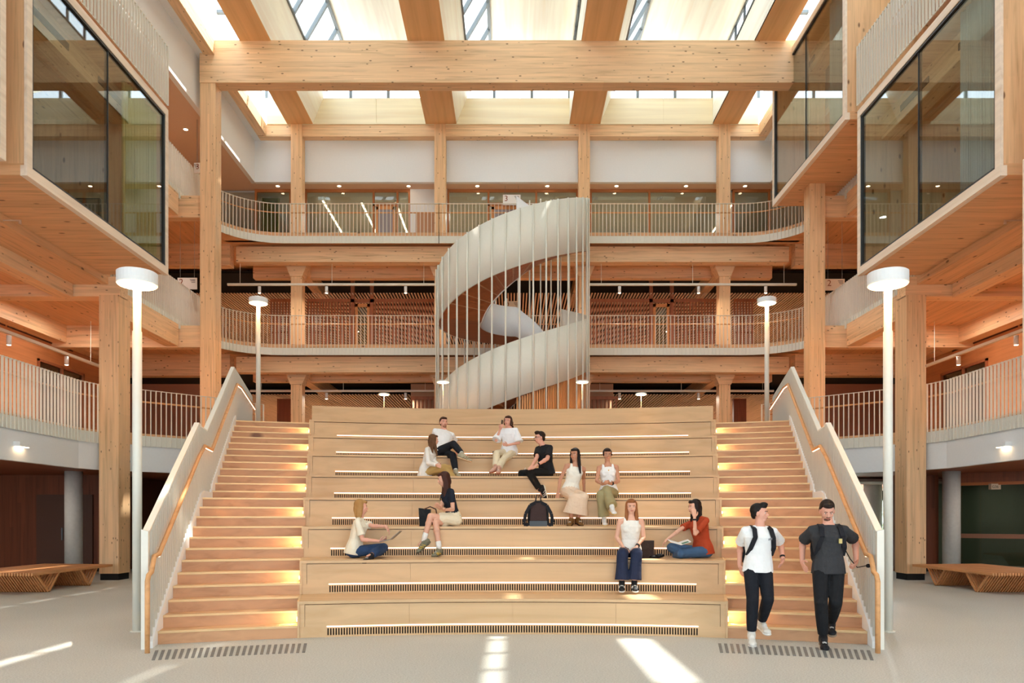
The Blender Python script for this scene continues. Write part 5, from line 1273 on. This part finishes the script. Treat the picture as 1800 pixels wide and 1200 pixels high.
rt, J = person('man in white t-shirt and dark trousers walking down the stair, looking right', (2.99, 9.36, .90, 0), 8, (1336, 909, 0), (1336, 883.5), (55, 0),
    {'A': ((1372, 955, 1), (1376, 982, -1), (1373, 997, 0)), 'B': ((1301, 958, 1), (1300, 992, -1), (1304, 1010, 0))},
    {'A': ((1350, 1052, -1), (1339, 1091, 1), (1352, 1101, -1)), 'B': ((1323, 1054, -1), (1321, 1112, 1), (1323, 1133, -1))},
    k=1.0, fem=False, skin='pink', hair=(30, 24, 22), hairstyle='quiff', top=((238, 238, 236), 'tee'), bottom=((30, 32, 38), 'trousers'), shoes=((226, 222, 212), (232, 228, 220), None), vox=.0068)
pack(J, 'dark backpack worn by the walking man in the white t-shirt'); watch(J, 'A', rt)
m = MB(); c = J['P']+J['up']*.36*J['k']+J['f']*.138+J['a']*.075
for i in range(4): m.box(c.x-.022+.012*i, c.x-.016+.012*i, c.y-.006, c.y, c.z-.012+.003*i, c.z+.012+.003*i)
obj('chest_print', m, pm('print_grey', (140, 140, 146), .8), rt)
rt, J = person('bearded man in charcoal t-shirt and black trousers walking down the stair, looking down', (3.75, 9.12, .90, 0), -3, (1456, 905, 0), (1452.5, 880, -1), (-12, 26),
    {'A': ((1503, 950, 1), (1505, 985, -1), (1502, 1002, 0), (-1, 0, 0), .9), 'B': ((1411, 952, 1), (1410, 986, -1), (1415, 1003, 0))},
    {'A': ((1469, 1058, -1), (1461, 1092, 1), (1463, 1106, -1)), 'B': ((1443, 1058, -1), (1447, 1118, 1), (1451, 1139, -1))},
    k=1.04, fem=False, skin='pink', hair=(40, 28, 22), hairstyle='short', top=((58, 58, 60), 'tee'), bottom=((30, 31, 33), 'trousers'), shoes=((34, 34, 36), (150, 132, 110), None), vox=.0068)
m = MB(); m.ell(J['hp'](0, .048, -.076), (.044, .042, .032), 12, 8, J['MH']); m.ell(J['hp'](0, .084, -.036), (.026, .012, .006), 10, 6, J['MH']); obj('beard', m, cloth('beard_dark', (104, 74, 60), .8), rt, True)
c = J['P']+J['up']*.33*J['k']+J['f']*.15+J['a']*.085; obj('chest_label', MB().box(c.x-.018, c.x+.018, c.y-.012, c.y+.01, c.z-.028, c.z+.028), pm('label_tan', (206, 186, 120), .7), rt)
pack(J, 'black backpack worn by the walking man in the charcoal t-shirt')
w_ = J['WR']['A']; t = thing('sunglasses', 'dark object with a strap held in the left hand of the man in charcoal', 'sunglasses', tuple(w_+V((.04, -.03, -.12))))
m = MB(); m.tube([tuple(w_+V((-.20, 0, .16))), tuple(w_+V((-.13, -.01, .12))), tuple(w_+V((-.08, -.02, .02))), tuple(w_+V((0, -.03, -.08))), tuple(w_+V((.10, -.03, -.06)))], .006, 6); obj('strap', m, cloth('strap_black', (36, 36, 40)), t)
m = MB(); m.ell(w_+V((.13, -.03, -.06)), (.030, .02, .024), 10, 8); obj('lens_case', m, cloth('strap_black', (36, 36, 40)), t, True)
# =================================================================== bags and small things
def ybag(px, Y): return (px-901)*Y/F
bx, by, bz = ybag(946, 12.15), 12.15, 1.386
t = thing('backpack', 'black backpack with brown panel standing upright on the seating, straps towards us', 'backpack', (bx, by, bz))
m = MB(); etube(m, [(V((bx, by, bz+.01)), V((.155, 0, 0)), V((0, .07, 0))), (V((bx, by, bz+.10)), V((.175, 0, 0)), V((0, .085, 0))), (V((bx, by, bz+.26)), V((.165, 0, 0)), V((0, .08, 0))), (V((bx, by, bz+.36)), V((.12, 0, 0)), V((0, .06, 0))), (V((bx, by, bz+.40)), V((.05, 0, 0)), V((0, .03, 0)))], 18)
sculpt('bag_body', m, cloth('pack_black2', (38, 40, 44)), t, .01, 3)
obj('back_panel', MB().prism_y([(bx-.13, bz+.09), (bx+.13, bz+.09), (bx+.12, bz+.30), (bx+.06, bz+.37), (bx-.06, bz+.37), (bx-.12, bz+.30)], by-.092, by-.08), cloth('panel_brown', (66, 50, 48)), t)
obj('base_band', MB().prism_y([(bx-.14, bz+.0), (bx+.14, bz+.0), (bx+.14, bz+.085), (bx-.14, bz+.085)], by-.095, by-.075), pm('band_grey', (62, 70, 76), .5), t)
for sg in (-1, 1):
    m = MB(); pts = [(bx+sg*.05, by-.09, bz+.37), (bx+sg*.13, by-.12, bz+.33), (bx+sg*.20, by-.14, bz+.20), (bx+sg*.225, by-.14, bz+.06), (bx+sg*.20, by-.13, bz+.012), (bx+sg*.15, by-.10, bz+.04)]
    for p, q in zip(pts[:-1], pts[1:]): m.bar(p, q, .05, .014, (0, -1, 0))
    obj('strap', m, cloth('strap_black', (36, 36, 40)), t)
    m = MB(); m.tube([(bx+sg*.02, by-.05, bz+.50), (bx+sg*.035, by-.06, bz+.44), (bx+sg*.045, by-.07, bz+.38)], .010, 6); obj('grab_handle', m, cloth('strap_black', (36, 36, 40)), t)
bx, by = ybag(746, 12.25), 12.25
t = thing('tote_bag', 'tall black tote bag beside the woman in the navy t-shirt', 'bag', (bx, by, bz))
obj('bag_body', MB().hull8([(bx-.07, by-.08, bz), (bx+.09, by-.08, bz), (bx+.09, by+.08, bz), (bx-.07, by+.08, bz)], [(bx-.085, by-.07, bz+.29), (bx+.10, by-.07, bz+.27), (bx+.10, by+.07, bz+.27), (bx-.085, by+.07, bz+.29)]), cloth('tote_black', (22, 22, 24), .5), t)
m = MB(); m.tube([(bx+.0, by-.07, bz+.27), (bx+.10, by-.08, bz+.31), (bx+.19, by-.07, bz+.27), (bx+.20, by-.05, bz+.20)], .010, 6); obj('handle', m, cloth('tote_brown', (92, 58, 48), .5), t)
bx, by, bz = ybag(1137, 11.35), 11.35, .924
t = thing('shoulder_bag', 'dark brown box bag on the step behind the auburn-haired woman', 'bag', (bx, by, bz))
obj('bag_body', MB().hull8([(bx-.10, by-.07, bz), (bx+.10, by-.07, bz), (bx+.10, by+.07, bz), (bx-.10, by+.07, bz)], [(bx-.09, by-.06, bz+.26), (bx+.09, by-.06, bz+.26), (bx+.09, by+.06, bz+.26), (bx-.09, by+.06, bz+.26)]), cloth('tote_dark', (48, 36, 32), .6), t)
obj('flap', MB().box(bx-.094, bx+.094, by-.078, by-.066, bz+.12, bz+.262), cloth('tote_dark', (48, 36, 32), .6), t)
m = MB(); pts = [ybag(1142, 11.3), ybag(1155, 11.2), ybag(1168, 11.3)]
m.ell((ybag(1152, 11.3), 11.3, .945), (.10, .07, .022), 12, 6); m.ell((ybag(1160, 11.25), 11.25, .965), (.07, .05, .03), 12, 6)
single('jacket', m, cloth('tote_black', (22, 22, 24), .5), 'crumpled black jacket lying between the auburn-haired woman and the rust t-shirt', 'jacket', smooth=True)
bx, by = ybag(1195, 11.15), 11.15; bz = .924+.20
t = thing('magazine', 'open magazine on the lap of the woman in the rust t-shirt', 'magazine', (bx, by, bz))
for sg, n_ in ((-1, 'left_page'), (1, 'right_page')):
    obj('page', MB().hull8([(bx, by-.10, bz), (bx+sg*.15, by-.07, bz+.045), (bx+sg*.15, by+.15, bz+.075), (bx, by+.12, bz+.03)], [(bx, by-.10, bz+.006), (bx+sg*.15, by-.07, bz+.051), (bx+sg*.15, by+.15, bz+.081), (bx, by+.12, bz+.036)]), pm('paper', (238, 236, 230), .6), t)
obj('picture', MB().hull8([(bx+.02, by-.085, bz+.013), (bx+.12, by-.065, bz+.043), (bx+.12, by+.02, bz+.055), (bx+.02, by+.0, bz+.025)], [(bx+.02, by-.085, bz+.015), (bx+.12, by-.065, bz+.045), (bx+.12, by+.02, bz+.057), (bx+.02, by+.0, bz+.027)]), pm('print_green', (60, 120, 92), .6), t)
t = thing('speaker', 'small black box standing on the step beside the woman in the white blouse', 'box', (ybag(869, 15.9), 15.9, 2.772)); x = ybag(869, 15.9)
obj('case', MB().box(x-.035, x+.035, 15.87, 15.93, 2.772, 2.90), black, t); obj('front', MB().box(x-.028, x+.028, 15.865, 15.87, 2.785, 2.89), dkm, t)
x = ybag(921, 14.8); t = thing('reading_lamp', 'thin white wand on a small base beside the man in black t-shirt', 'lamp', (x-.02, 14.95, 2.31))
obj('wand', MB().tube([(x-.03, 14.95, 2.32), (x+.03, 14.97, 2.50)], .005, 5), white, t); obj('base_plate', MB().box(x-.06, x+.05, 14.9, 14.98, 2.31, 2.32), dkm, t)
